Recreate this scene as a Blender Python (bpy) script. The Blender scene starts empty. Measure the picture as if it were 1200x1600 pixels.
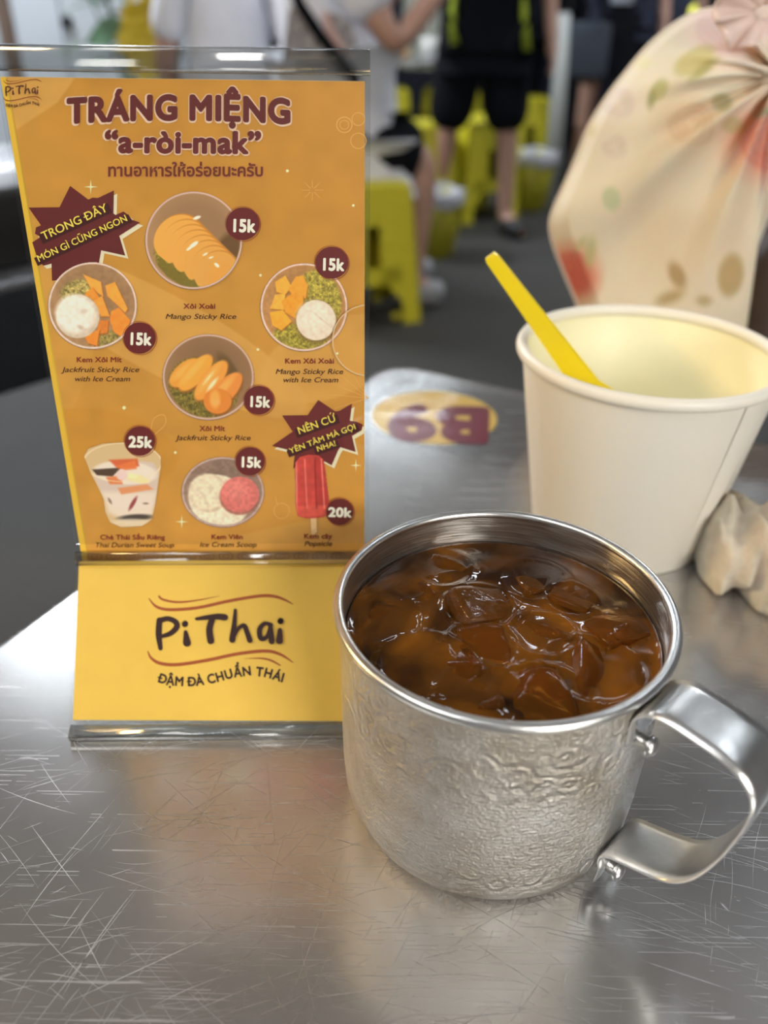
import bpy, bmesh, math, random
import numpy as np
from mathutils import Vector, Matrix
random.seed(7); rng = np.random.default_rng(7)
C = bpy.context.scene.collection
SC = bpy.context.scene
PI = math.pi

# ------------------------------------------------------------------ camera
# metres; z = 0 is the near steel tabletop, the floor is 0.79 m lower
F_PX, PITCH, ROLL, EYE = 1314.0, 0.56307, 0.01648, 0.20998
Fv = Vector((0, math.cos(PITCH), -math.sin(PITCH)))
R0 = Vector((1, 0, 0)); U0 = R0.cross(Fv)
Rv = math.cos(ROLL)*R0 + math.sin(ROLL)*U0
Uv = -math.sin(ROLL)*R0 + math.cos(ROLL)*U0
cd = bpy.data.cameras.new('camera'); cam = bpy.data.objects.new('camera', cd); C.objects.link(cam)
M = Matrix.Identity(4)
for i in range(3):
    M[i][0] = Rv[i]; M[i][1] = Uv[i]; M[i][2] = -Fv[i]
M[0][3], M[1][3], M[2][3] = 0, 0, EYE
cam.matrix_world = M
cd.sensor_fit = 'VERTICAL'; cd.sensor_height = 36.0; cd.lens = 36.0*F_PX/1600.0
cd.clip_start = 0.01; cd.clip_end = 60
cd.dof.use_dof = True; cd.dof.focus_distance = 0.238; cd.dof.aperture_fstop = 8.0
SC.camera = cam
FLOOR = -0.79; CEIL = 2.05

# ------------------------------------------------------------------ world, exposure
w = bpy.data.worlds.new('night_air'); SC.world = w; w.use_nodes = True
w.node_tree.nodes['Background'].inputs[0].default_value = (0.55, 0.6, 0.7, 1)
w.node_tree.nodes['Background'].inputs[1].default_value = 0.25
SC.view_settings.view_transform = 'Standard'
SC.view_settings.look = 'None'
SC.view_settings.gamma = 1.0
SC.view_settings.use_curve_mapping = False
SC.view_settings.exposure = 0.25
SC.cycles.max_bounces = 10; SC.cycles.transparent_max_bounces = 24
SC.cycles.caustics_reflective = True; SC.cycles.caustics_refractive = True
SC.cycles.sample_clamp_indirect = 6.0
SC.cycles.use_denoising = True

def area(name, loc, target, size, energy, col):
    l = bpy.data.lights.new(name, 'AREA'); l.shape = 'RECTANGLE'; l.size, l.size_y = size; l.energy = energy; l.color = col
    o = bpy.data.objects.new(name, l); C.objects.link(o); o.location = loc
    o.rotation_euler = (Vector(target)-Vector(loc)).to_track_quat('-Z', 'Y').to_euler()
    return o
# unseen soft light up left behind the photographer and the warm food-stall light to the left
area('upper_left_light', (-1.5, -0.7, 1.9), (0, 0.3, 0.05), (1.6, 1.0), 26, (1.0, 0.97, 0.93))
area('stall_light', (-2.3, 0.5, 0.9), (0, 0.25, 0.05), (0.5, 0.4), 24, (1.0, 0.66, 0.28))
area('front_fill_light', (1.0, -1.6, .85), (0, 0.25, 0.08), (1.0, 0.8), 30, (1.0, 0.96, 0.90))  # unseen fill added to brighten the upright menu card
area('left_aisle_fill', (-1.9, 4.0, 1.95), (-.7, 3.3, -.3), (1.0, .8), 120, (0.88, 0.93, 1.0))  # added fill that lifts the white shirts and pale panels
area('aisle_light', (2.1, 4.3, 2.0), (0.8, 3.9, -0.8), (1.2, 1.2), 60, (0.9, 0.95, 1.0))

# ------------------------------------------------------------------ geometry helpers
def ray(u, v): return Fv + Rv*((u-600)/F_PX) - Uv*((v-800)/F_PX)
def hz(u, v, z):                      # where the sight line through a photo point meets height z
    d = ray(u, v); t = (z-EYE)/d.z; return Vector((d.x*t, d.y*t, z))
def hy(u, v, y):                      # ... meets the vertical plane at depth y
    d = ray(u, v); t = y/d.y; return Vector((d.x*t, y, EYE+d.z*t))

def lin(c):
    c = np.asarray(c, float)/255.0
    return np.where(c <= .04045, c/12.92, ((c+.055)/1.055)**2.4)
def L(r, g, b, k=1.0):
    q = np.clip(lin((r, g, b))*k, 0, .95); return (float(q[0]), float(q[1]), float(q[2]), 1)

def wl(o):
    v = Vector((0, 0, 0))
    while o is not None: v = v+o.location; o = o.parent
    return v
def obj(name, verts, faces, mat, parent=None, smooth=False, loc=None):
    if loc is None: loc = Vector((0, 0, 0)) if parent else None
    vs = np.asarray([tuple(v) for v in verts] if not isinstance(verts, np.ndarray) else verts, dtype=float)
    if parent: off = np.array(wl(parent))
    elif loc is not None: off = np.array(loc)
    else:
        mn, mx = vs.min(0), vs.max(0); loc = Vector(((mn[0]+mx[0])/2, (mn[1]+mx[1])/2, mn[2])); off = np.array(loc)
    me = bpy.data.meshes.new(name); me.from_pydata((vs-off).tolist(), [], [list(f) for f in faces]); me.update()
    if smooth: me.polygons.foreach_set('use_smooth', [True]*len(me.polygons))
    o = bpy.data.objects.new(name, me); C.objects.link(o)
    if parent: o.parent = parent
    else: o.location = loc
    if mat: me.materials.append(mat)
    return o
def empty(name, loc):
    o = bpy.data.objects.new(name, None); C.objects.link(o); o.location = loc; o.empty_display_size = .02; return o
def tag(o, label, cat, group=None):
    o['label'] = label; o['category'] = cat
    if group: o['group'] = group
    return o
def struct(o): o['kind'] = 'structure'; return o
class MB:
    def __init__(s): s.v = []; s.f = []
    def add(s, vs, fs):
        n = len(s.v); s.v += [tuple(v) for v in vs]; s.f += [[i+n for i in f] for f in fs]; return s
    def box(s, x0, x1, y0, y1, z0, z1, T=None):
        p = [Vector((x, y, z)) for z in (z0, z1) for y in (y0, y1) for x in (x0, x1)]
        if T: p = [T(*q) for q in p]
        return s.add(p, [(0, 2, 3, 1), (4, 5, 7, 6), (0, 1, 5, 4), (2, 6, 7, 3), (0, 4, 6, 2), (1, 3, 7, 5)])
    def lathe(s, prof, c=(0, 0, 0), n=64, closed=False, a0=0, a1=2*PI, T=None):
        full = abs(a1-a0-2*PI) < 1e-6; m = n if full else n+1; vs = []
        for r, z in prof:
            for i in range(m):
                a = a0+(a1-a0)*i/n; q = Vector((c[0]+r*math.cos(a), c[1]+r*math.sin(a), c[2]+z)); vs.append(T(q) if T else q)
        fs = []; k = len(prof)
        for j in range(k if closed else k-1):
            j2 = (j+1) % k
            for i in range(n):
                i2 = (i+1) % m
                fs.append((j*m+i, j*m+i2, j2*m+i2, j2*m+i))
        return s.add(vs, fs)
    def tube(s, pts, r, n=10, caps=True):
        pts = [Vector(p) for p in pts]; rr = r if isinstance(r, (list, tuple)) else [r]*len(pts); vs = []; up = None
        for i, p in enumerate(pts):
            t = (pts[min(i+1, len(pts)-1)]-pts[max(i-1, 0)]).normalized()
            if up is None: up = Vector((0, 0, 1)) if abs(t.z) < .9 else Vector((1, 0, 0))
            a = t.cross(up).normalized(); up = a.cross(t).normalized()
            for k in range(n): vs.append(p+(a*math.cos(2*PI*k/n)+up*math.sin(2*PI*k/n))*rr[i])
        fs = [(j*n+k, j*n+(k+1) % n, (j+1)*n+(k+1) % n, (j+1)*n+k) for j in range(len(pts)-1) for k in range(n)]
        if caps: fs += [list(range(n))[::-1], [(len(pts)-1)*n+k for k in range(n)]]
        return s.add(vs, fs)
    def build(s, name, mat, parent=None, smooth=False, loc=None): return obj(name, s.v, s.f, mat, parent, smooth, loc)
def bevel(o, wd, seg=2, angle=.6):
    bm = bmesh.new(); bm.from_mesh(o.data)
    es = [e for e in bm.edges if len(e.link_faces) == 2 and e.calc_face_angle(0) > angle]
    bmesh.ops.bevel(bm, geom=es, offset=wd, segments=seg, affect='EDGES', profile=.5, clamp_overlap=True)
    bmesh.ops.recalc_face_normals(bm, faces=bm.faces)
    bm.to_mesh(o.data); bm.free()
    o.data.polygons.foreach_set('use_smooth', [True]*len(o.data.polygons)); return o
def fixn(o):
    bm = bmesh.new(); bm.from_mesh(o.data); bmesh.ops.remove_doubles(bm, verts=bm.verts, dist=1e-7)
    bmesh.ops.recalc_face_normals(bm, faces=bm.faces); bm.to_mesh(o.data); bm.free(); return o
def sinterp(xs, ys, n):
    t = np.linspace(0, len(xs)-1, n); i = np.clip(t.astype(int), 0, len(xs)-2); f = t-i
    P = lambda a, k: np.asarray(a, float)[np.clip(k, 0, len(a)-1)]
    def cr(a):
        p0, p1, p2, p3 = P(a, i-1), P(a, i), P(a, i+1), P(a, i+2)
        return .5*(2*p1+(p2-p0)*f+(2*p0-5*p1+4*p2-p3)*f*f+(-p0+3*p1-3*p2+p3)*f**3)
    return cr(xs), cr(ys)
def smoothpts(pts, n):
    a = np.array(pts, float); return np.stack([sinterp(a[:, k], a[:, k], n)[0] for k in range(a.shape[1])], 1)

# ------------------------------------------------------------------ material helpers
class NT:
    def __init__(s, name):
        s.m = bpy.data.materials.new(name); s.m.use_nodes = True; s.t = s.m.node_tree; s.b = s.t.nodes['Principled BSDF']; s.out = s.t.nodes['Material Output']
    def n(s, kind, **kw):
        q = s.t.nodes.new(kind)
        for k, v in kw.items():
            if k in q.inputs.keys(): q.inputs[k].default_value = v
            else: setattr(q, k, v)
        return q
    def l(s, a, b): s.t.links.new(a, b)
    def math(s, op, a, b=None, c=None):
        q = s.t.nodes.new('ShaderNodeMath'); q.operation = op
        for i, x in enumerate((a, b, c)):
            if x is None: continue
            if isinstance(x, (int, float)): q.inputs[i].default_value = x
            else: s.l(x, q.inputs[i])
        return q.outputs[0]
    def ramp(s, fac, stops):
        q = s.t.nodes.new('ShaderNodeValToRGB'); e = q.color_ramp.elements
        e[0].position, e[0].color = stops[0][0], stops[0][1]; e[1].position, e[1].color = stops[-1][0], stops[-1][1]
        for p, c in stops[1:-1]: k = e.new(p); k.color = c
        s.l(fac, q.inputs[0]); return q.outputs[0]
    def coords(s, kind='Object'): return s.n('ShaderNodeTexCoord').outputs[kind]
    def noise(s, scale, detail=4, rough=.5, vec=None, dist=0):
        q = s.n('ShaderNodeTexNoise', Scale=scale, Detail=detail, Roughness=rough, Distortion=dist)
        s.l(vec if vec else s.coords(), q.inputs['Vector']); return q.outputs['Fac']
    def mapping(s, vec, scale=(1, 1, 1), rot=(0, 0, 0), loc=(0, 0, 0)):
        q = s.n('ShaderNodeMapping'); q.inputs['Scale'].default_value = scale; q.inputs['Rotation'].default_value = rot; q.inputs['Location'].default_value = loc
        s.l(vec, q.inputs['Vector']); return q.outputs[0]
    def bump(s, h, strength, dist):
        q = s.n('ShaderNodeBump', Strength=strength, Distance=dist); s.l(h, q.inputs['Height']); s.l(q.outputs[0], s.b.inputs['Normal']); return q
def simple(name, col, rough=.5, metal=0, var=.08, vscale=30, bump=0, bscale=200, bdist=.001, **kw):
    t = NT(name); b = t.b; b.inputs['Roughness'].default_value = rough; b.inputs['Metallic'].default_value = metal
    f = t.noise(vscale, 5, .6)
    lo = tuple(max(0, c*(1-var)) for c in col[:3])+(1,); hi = tuple(min(1, c*(1+var)) for c in col[:3])+(1,)
    t.l(t.ramp(f, [(.3, lo), (.7, hi)]), b.inputs['Base Color'])
    if bump: t.bump(t.noise(bscale, 4, .6), bump, bdist)
    for k, v in kw.items(): b.inputs[k.replace('_', ' ')].default_value = v
    return t.m
def vcol(name, rough=.5, layer='Col', bump=0, bscale=300, **kw):
    t = NT(name); a = t.n('ShaderNodeVertexColor', layer_name=layer); t.l(a.outputs[0], t.b.inputs['Base Color'])
    t.b.inputs['Roughness'].default_value = rough
    if bump: t.bump(t.noise(bscale, 4, .6), bump, .0005)
    for k, v in kw.items(): t.b.inputs[k.replace('_', ' ')].default_value = v
    return t.m
def acrylic(name, rough=.03, tint=(.97, .975, .97, 1), gain=1.0):
    t = NT(name); t.t.nodes.remove(t.b)
    fr = t.n('ShaderNodeFresnel'); gb = t.n('ShaderNodeNewGeometry'); t.l(t.math('MULTIPLY_ADD', gb.outputs['Backfacing'], 1/1.49-1.49, 1.49), fr.inputs['IOR']); tr = t.n('ShaderNodeBsdfTransparent'); tr.inputs[0].default_value = tint
    gl = t.n('ShaderNodeBsdfGlossy', Roughness=rough); mx = t.n('ShaderNodeMixShader')
    nz = t.noise(90, 3, .5); bp = t.n('ShaderNodeBump', Strength=.08, Distance=.0004); t.l(nz, bp.inputs['Height']); t.l(bp.outputs[0], gl.inputs['Normal'])
    t.l(t.math('MULTIPLY', fr.outputs[0], gain), mx.inputs[0]); t.l(tr.outputs[0], mx.inputs[1]); t.l(gl.outputs[0], mx.inputs[2]); t.l(mx.outputs[0], t.out.inputs[0])
    return t.m
def emit(name, col, st):
    t = NT(name); t.b.inputs['Base Color'].default_value = (0, 0, 0, 1) if st > 1 else col; t.b.inputs['Emission Color'].default_value = col; t.b.inputs['Emission Strength'].default_value = st; return t.m

# near tabletop: brushed steel full of cuts and wipe marks
def steel(name, base=(.47, .465, .46), rough=.23, scratch=True):
    t = NT(name); b = t.b; b.inputs['Metallic'].default_value = .8
    co = t.coords()
    cl = t.noise(9, 5, .6, co)
    h = None
    if scratch:
        for i, (ang, sc, th) in enumerate([(.35, 1, .66), (-.5, 1.3, .68), (1.2, .9, .68), (.15, 1.6, .67), (-1.05, 1.2, .69), (.62, .8, .68)]):
            v = t.mapping(co, (18*sc, 1500*sc, 1), (0, 0, ang), (i*3.1, i*1.7, 0))
            n_ = t.noise(1.0, 2, .5, v, .05)
            g = t.math('MULTIPLY', t.math('GREATER_THAN', n_, th), t.math('GREATER_THAN', t.noise(22, 3, .5, t.mapping(co, (1, 1, 1), (0, 0, 0), (i*5, 0, 0))), .56))
            h = g if h is None else t.math('MAXIMUM', h, g)
    grain = t.noise(260, 5, .7, co)
    r_ = t.math('ADD', t.math('MULTIPLY', cl, .12), rough-.09)
    if h is not None:
        r_ = t.math('ADD', r_, t.math('MULTIPLY', h, .25))
        ht = t.math('ADD', t.math('MULTIPLY', grain, .25), t.math('MULTIPLY', h, -1))
    else: ht = grain
    t.l(r_, b.inputs['Roughness'])
    t.bump(ht, .12, .00015)
    k = [tuple(c*q for c in base)+(1,) for q in (.82, 1.15)]
    t.l(t.ramp(cl, [(.3, k[0]), (.7, k[1])]), b.inputs['Base Color'])
    return t.m
m_steel = steel('scratched_steel')
m_steel_far = steel('far_steel', (.45, .46, .48), .3, False)
m_scr = simple('scratch_metal', (.56, .56, .56, 1), .5, 1, .2, 400)
m_acr = acrylic('clear_acrylic', .03, gain=.7)
m_rod = acrylic('clear_acrylic_fold', .12, (.80, .81, .80, 1), gain=3.0)
t = NT('acrylic_edge'); t.b.inputs['Base Color'].default_value = (.93, .95, .93, 1); t.b.inputs['Transmission Weight'].default_value = 1; t.b.inputs['Roughness'].default_value = .06; t.b.inputs['IOR'].default_value = 1.49
t.bump(t.noise(60, 3), .15, .0006); m_edge = t.m
m_yellow = simple('yellow_plastic', (.62, .56, .03, 1), .4, 0, .06)
m_yellow_dark = simple('olive_yellow_plastic', (.36, .33, .02, 1), .5, 0, .1)
m_bag = simple('grey_bin_liner', (.45, .46, .5, 1), .3, 0, .3, 20, .5, 30, .02)
m_skin = simple('skin', (.46, .27, .20, 1), .55, 0, .08, 12)
m_white = simple('white_cotton', (.72, .75, .82, 1), .8, 0, .06, 6, .4, 12, .02)
m_black = simple('black_cloth', (.007, .008, .011, 1), 1.0, 0, .2, 6, .4, 12, .02, Specular_IOR_Level=.1)
m_navy = simple('navy_cloth', (.014, .019, .04, 1), .85, 0, .2, 6)
m_hair = simple('black_hair', (.012, .01, .009, 1), .5, 0, .3, 40, .6, 90, .01)
m_neon = simple('lime_piping', (.40, .50, .03, 1), .7)
m_shoe = simple('dark_shoe', (.012, .012, .012, 1), .5)
m_wshoe = simple('grey_white_shoe', (.32, .32, .34, 1), .5)
m_dark = simple('dark_enamel', (.012, .011, .010, 1), .45)

# ------------------------------------------------------------------ setting
t = NT('worn_concrete'); f = t.noise(1.4, 6, .65)
t.l(t.ramp(f, [(.3, (.026, .026, .023, 1)), (.7, (.042, .040, .035, 1))]), t.b.inputs['Base Color']); t.b.inputs['Roughness'].default_value = .75; t.bump(t.noise(40, 5), .3, .01)
m_floor = t.m
t = NT('pale_wall_panel'); f = t.noise(.8, 3); t.l(t.ramp(f, [(.3, (.58, .63, .68, 1)), (.7, (.66, .71, .76, 1))]), t.b.inputs['Base Color']); t.b.inputs['Roughness'].default_value = .5; m_pale = t.m
m_navywall = simple('navy_wall_paint', (.012, .015, .032, 1), .6, 0, .3, 2)
m_ceil = simple('grey_ceiling_paint', (.46, .47, .49, 1), .9, 0, .05, 3)
m_side = simple('grey_wall_paint', (.30, .30, .31, 1), .9, 0, .1, 2)
XL, XR, YB, YF = -3.6, 4.2, 7.4, -2.8
struct(MB().box(XL, XR, YF, YB, FLOOR-.1, FLOOR).build('floor', m_floor))
struct(MB().box(XL, XR, YF, YB, CEIL, CEIL+.1).build('ceiling', m_ceil))
struct(MB().box(XL, XR, YB, YB+.1, FLOOR, CEIL).build('wall_back', m_navywall))
struct(MB().box(XL-.1, XL, YF, YB, FLOOR, CEIL).build('wall_left', m_side))
struct(MB().box(XR, XR+.1, YF, YB, FLOOR, CEIL).build('wall_right', m_side))
struct(MB().box(XL, XR, YF-.1, YF, FLOOR, CEIL).build('wall_front', m_side))
m_tube = emit('tube_glow', (.86, .93, 1.0, 1), 34)
m_fix = simple('white_fixture_enamel', (.7, .7, .7, 1), .4)
def tube_lamp(x, y, ang, where):
    e = empty('ceiling_tube_lamp', (x, y, CEIL)); tag(e, 'slim white fluorescent tube lamp on the ceiling '+where, 'lamp', 'ceiling tube lamps')
    d = Vector((math.cos(ang), math.sin(ang), 0)); p = Vector((-d.y, d.x, 0))
    T = lambda a, b, c: Vector((x, y, CEIL))+d*a+p*b+Vector((0, 0, c))
    MB().box(-.62, .62, -.04, .04, -.035, -.001, T).build('housing', m_fix, e)
    MB().tube([T(-.59, 0, -.06), T(.59, 0, -.06)], .016, 12).build('tube', m_tube, e, True)
    for sg in (-1, 1): MB().box(sg*.6-.012, sg*.6+.012, -.02, .02, -.08, -.035, T).build('tube_socket', m_fix, e)
for x, y, a, wh in [(-.9, 2.6, .2, 'left of the aisle'), (1.2, 2.9, .2, 'right of the aisle'), (-.2, 4.6, .2, 'over the standing man'), (1.9, 5.2, .2, 'over the far bin'),
                    (-1.9, 4.3, .2, 'over the pale door panels'), (1.5, .9, 1.4, 'right of the near steel table'), (-.8, -.6, .2, 'behind the menu viewer')]: tube_lamp(x, y, a, wh)
# pale door panels at upper left
pz = 4.9
a = hy(-60, 0, pz); b = hy(262, 0, pz)
e = struct(MB().box(a.x-1.2, b.x+.3, pz, pz+.06, FLOOR, 1.5).build('wall_partition', m_pale))
for u in (96, 205):
    q = hy(u, 30, pz); MB().box(q.x-.006, q.x+.006, pz-.006, pz+.001, FLOOR, 1.5).build('panel_joint', simple('joint_grey', (.3, .33, .37, 1), .6), e)
q = hy(106, 33, pz); h = MB(); h.lathe([(0, -.03), (.028, -.03), (.03, -.01), (.012, 0)], (0, 0, 0), 20, T=lambda v: Vector((q.x+v.x, pz+v.z, q.z+v.y))); h.build('latch', m_dark, e, True)
q = hy(8, 30, 4.4); tag(MB().box(q.x-.04, q.x+.015, 4.4, 4.46, FLOOR, 1.6).build('brown_post', simple('brown_post_paint', (.22, .15, .11, 1), .6)), 'thin brown upright post before the pale door panels', 'post')

# ------------------------------------------------------------------ the near steel table
cor = Vector((.00186, .5186, 0)); caz = -.47991
ea = Vector((math.cos(caz), math.sin(caz), 0)); eb = Vector((math.sin(caz), -math.cos(caz), 0))   # along far edge / along left edge
def TT(a, b, c=0): return cor+ea*a+eb*b+Vector((0, 0, c))
tw, td, cr = .60, .95, .022
out = []
for cx, cy, a0 in [(cr, cr, PI), (tw-cr, cr, 1.5*PI), (tw-cr, td-cr, 0), (cr, td-cr, .5*PI)]:
    for i in range(9):
        a = a0+i*PI/16; out.append((cx+cr*math.cos(a), cy+cr*math.sin(a)))
tb = empty('steel_table', TT(tw/2, td/2, FLOOR)); tag(tb, 'scratched stainless steel table carrying the menu, mug and paper cup', 'table')
lev = [(-.010, -.030, .0), (0.0, -.030, 0), (0.0, -.004, 0), (.0012, -.0012, 0), (.004, 0, 0), (.012, .0, 0)]
vs = []; N = len(out); cxm, cym = tw/2, td/2
rings = [(0.002, -.028), (0, -.03), (0, -.006), (.0008, -.0022), (.0025, -.0006), (.005, 0)]
for ins, z in rings:
    for (x, y) in out:
        dx, dy = x-cxm, y-cym
        vs.append(TT(cxm+dx*(1-ins/abs(cxm)), cym+dy*(1-ins/abs(cym)), z))
fs = [(j*N+i, j*N+(i+1) % N, (j+1)*N+(i+1) % N, (j+1)*N+i) for j in range(len(rings)-1) for i in range(N)]
fs.append([(len(rings)-1)*N+i for i in range(N)]); fs.append([i for i in range(N)][::-1])
top = fixn(obj('tabletop', vs, fs, m_steel, tb))
for p in top.data.polygons:
    if len(p.vertices) == 4: p.use_smooth = True
for (a, b) in [(.05, .05), (tw-.05, .05), (tw-.05, td-.05), (.05, td-.05)]:
    MB().tube([TT(a, b, FLOOR), TT(a, b, -.03)], .016, 14).build('leg', m_steel_far, tb, True)
# long cuts and wipe marks, real hairline burrs in the sheet
sv, sf = [], []
def scratch(p, ang, ln, wd, bend, z=.00004):
    n = 7; base = len(sv)
    for i in range(n):
        s_ = i/(n-1)-.5; a_ = ang+bend*s_; x = p[0]+math.cos(ang)*ln*s_-math.sin(ang)*bend*ln*s_*s_; y = p[1]+math.sin(ang)*ln*s_+math.cos(ang)*bend*ln*s_*s_
        w_ = wd*(1-(2*abs(s_))**2)+1e-6; nx, ny = -math.sin(a_), math.cos(a_)
        sv.extend([(x-nx*w_, y-ny*w_, z), (x+nx*w_, y+ny*w_, z)])
    for i in range(n-1): sf.append((base+2*i, base+2*i+2, base+2*i+3, base+2*i+1))
angs = [.35, .3, .45, -.55, -.7, 1.1, 1.3, -.15, .1]
for i in range(900):
    u, v = random.uniform(-60, 1240), random.uniform(640, 1640)**1
    p = hz(u, v, 0); ang = random.choice(angs)+random.gauss(0, .16)
    if u > 850: ang = random.choice([-.3, -.35, -.25, -.5, 1.2])+random.gauss(0, .08)
    ln = random.choice([.006, .01, .015, .02, .035])*random.uniform(.5, 1.4); wd = random.choice([.00003, .00004, .00006, .00009])*random.uniform(.6, 1.2)
    q = p-cor; aa, bb = q.dot(ea), q.dot(eb)
    if min(aa, tw-aa, bb, td-bb) < .03: continue
    scratch(p, ang, ln, wd, random.gauss(0, .10))
for (u0, v0, u1, v1, wd) in [(100, 1570, 380, 1440, .00014), (240, 1600, 560, 1480, .0001), (45, 1285, 130, 1400, .0001), (0, 1330, 15, 1350, .0001), (60, 1190, 110, 1260, .00009),
                             (480, 1560, 600, 1545, .00015), (395, 1590, 470, 1560, .0001), (465, 1460, 495, 1600, .00009), (410, 1500, 450, 1600, .00008), (640, 1600, 840, 1575, .00016),
                             (850, 1455, 950, 1480, .00013), (1000, 1500, 1150, 1550, .00016), (1125, 1410, 1140, 1425, .0003), (980, 1440, 1100, 1480, .0001), (120, 1440, 170, 1540, .00008), (415, 1180, 430, 1330, .00008), (300, 1300, 360, 1180, .00008)]:
    p, q = hz(u0, v0, 0), hz(u1, v1, 0); d = q-p; scratch((p+q)/2, math.atan2(d.y, d.x), d.length, wd, random.gauss(0, .05), .00006)
o = obj('scratch_mark', sv, sf, m_scr, tb); o['kind'] = 'stuff'

# ------------------------------------------------------------------ text and flat-print helpers
_adv = {}
def txt_mesh(body, offset=0.0, shear=0.0, size=1.0):
    cu = bpy.data.curves.new('t', 'FONT'); cu.body = body; cu.offset = offset; cu.shear = shear; cu.size = size; cu.resolution_u = 6
    o = bpy.data.objects.new('t', cu); C.objects.link(o); bpy.context.view_layer.update()
    me = bpy.data.meshes.new_from_object(o.evaluated_get(bpy.context.evaluated_depsgraph_get()))
    v = np.array([q.co[:] for q in me.vertices]) if len(me.vertices) else np.zeros((0, 3)); f = [list(p.vertices) for p in me.polygons]
    bpy.data.objects.remove(o); bpy.data.curves.remove(cu); bpy.data.meshes.remove(me)
    return v, f
def glyph_w(ch):
    if ch not in _adv:
        a = txt_mesh('H'+ch+'H')[0]; b = txt_mesh('HH')[0]; _adv[ch] = (a[:, 0].max()-a[:, 0].min())-(b[:, 0].max()-b[:, 0].min())
    return _adv[ch]
CAP = None
def strike(v, f, r):
    if r <= 0 or not len(v): return v, f
    n = 6 if r < .03 else 12; V, Fc = [v], [list(g_) for g_ in f]
    for k in range(n):
        a = 2*PI*k/n; b_ = len(V)*len(v); V.append(v+np.array([r*math.cos(a), r*math.sin(a), .2*(k+1)])); Fc += [[i+b_ for i in g_] for g_ in f]
    return np.concatenate(V), Fc
def line_glyphs(body, offset=0, shear=0):
    """glyph list [(x, verts, faces)] in font units, baseline y=0; the barred D gets its bar as a second piece"""
    res = []; x = 0
    for ch in body:
        wch = glyph_w(ch)
        if ch != ' ':
            v, f = txt_mesh('D' if ch == 'Đ' else ch, 0, shear)
            res.append((x, *strike(v, f, offset), 0))
            if ch == 'Đ':
                c_ = .345; b_ = np.array([(-.06, c_-.035-offset*.5, 0), (.36, c_-.035-offset*.5, 0), (.36, c_+.035+offset*.5, 0), (-.06, c_+.035+offset*.5, 0)]); res.append((x, b_, [[0, 1, 2, 3]], 1))
        x += wch*(1+offset*1.2)
    return res, x
def txt_line(body, p0, p1, cap, offset=0, shear=0, arc=0, whole=False):
    """text laid from photo point p0 to p1 along the baseline, capitals cap px high; returns px verts and faces"""
    capu = .70
    if whole:
        v, f = txt_mesh(body, offset*.6, shear); gl = [(0, v, f, 0)]; tot = v[:, 0].max()
    else: gl, tot = line_glyphs(body, offset, shear)
    d = np.array(p1, float)-np.array(p0, float); ln = np.hypot(*d); d /= ln; nrm = np.array([d[1], -d[0]])
    sx, sy = ln/tot, cap/capu; V, Fc, Lz = [], [], []
    for x, v, f, lay in gl:
        n = len(V); xm = (x+(v[:, 0].max()+v[:, 0].min())/2)*sx/ln if len(v) else 0
        for q in v:
            X = (x+q[0])*sx; Y = q[1]*sy; k = arc*(1-(2*X/ln-1)**2) if not callable(arc) else arc(X/ln)
            pt = np.array(p0)+d*X+nrm*(Y+k); V.append((pt[0], pt[1], lay*3+q[2]))
        Fc += [[i+n for i in g] for g in f]
    return V, Fc
def ribbon(pts, n=None):
    """brush stroke through (x, y, width) points with round ends, in px"""
    n = n or len(pts)*6
    a = smoothpts(pts, n); V = []; Fc = []
    for i in range(n):
        t_ = a[min(i+1, n-1), :2]-a[max(i-1, 0), :2]; t_ = t_/(np.hypot(*t_)+1e-9); nn = np.array([-t_[1], t_[0]]); w_ = max(a[i, 2], .3)/2
        V += [(*(a[i, :2]-nn*w_), 0), (*(a[i, :2]+nn*w_), 0)]
        if i: k = 2*i; Fc.append([k-2, k, k+1, k-1])
    for e_, idx in ((0, 0), (n-1, 1)):
        c = a[e_, :2]; r = max(a[e_, 2], .3)/2; k = len(V)
        V += [(c[0]+r*math.cos(2*PI*j/12), c[1]+r*math.sin(2*PI*j/12), 1) for j in range(12)]; Fc.append([k+j for j in range(12)])
    return V, Fc
def disc(cx, cy, rx, ry=None, n=40):
    ry = ry or rx; return [(cx+rx*math.cos(2*PI*j/n), cy+ry*math.sin(2*PI*j/n), 0) for j in range(n)], [list(range(n))]
def ring(cx, cy, r, wd, n=48, ry=None):
    V = []; ry = ry or r
    for j in range(n): a = 2*PI*j/n; V += [(cx+(r-wd/2)*math.cos(a), cy+(ry-wd/2)*math.sin(a), 0), (cx+(r+wd/2)*math.cos(a), cy+(ry+wd/2)*math.sin(a), 0)]
    return V, [[2*j, 2*j+1, (2*j+3) % (2*n), (2*j+2) % (2*n)] for j in range(n)]
def poly(pts): return [(x, y, 0) for x, y in pts], [list(range(len(pts)))]
def merge(*vf):
    V, Fc = [], []
    for v, f in vf: n = len(V); V += list(v); Fc += [[i+n for i in g] for g in f]
    return V, Fc
class Plane:                                    # a flat sheet in the scene, addressed by photo points
    def __init__(s, o, x, y):
        s.o = Vector(o); s.x = (Vector(x)-s.o).normalized(); yy = Vector(y)-s.o; s.n = s.x.cross(yy).normalized()
        if s.n.dot(Fv) > 0: s.n = -s.n
        s.y = s.n.cross(s.x) if s.n.cross(s.x).dot(yy) > 0 else -s.n.cross(s.x)
    def at(s, u, v, lift=0):
        d = ray(u, v); c = Vector((0, 0, EYE)); t_ = (s.o-c).dot(s.n)/d.dot(s.n); return c+d*t_+s.n*lift
    def put(s, vf, name, mat, parent, lift):
        V, Fc = vf; vs = [s.at(q[0], q[1], lift+.00003*q[2]) for q in V]; return obj(name, vs, Fc, mat, parent)
PR = .0001
_flat = {}
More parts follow.
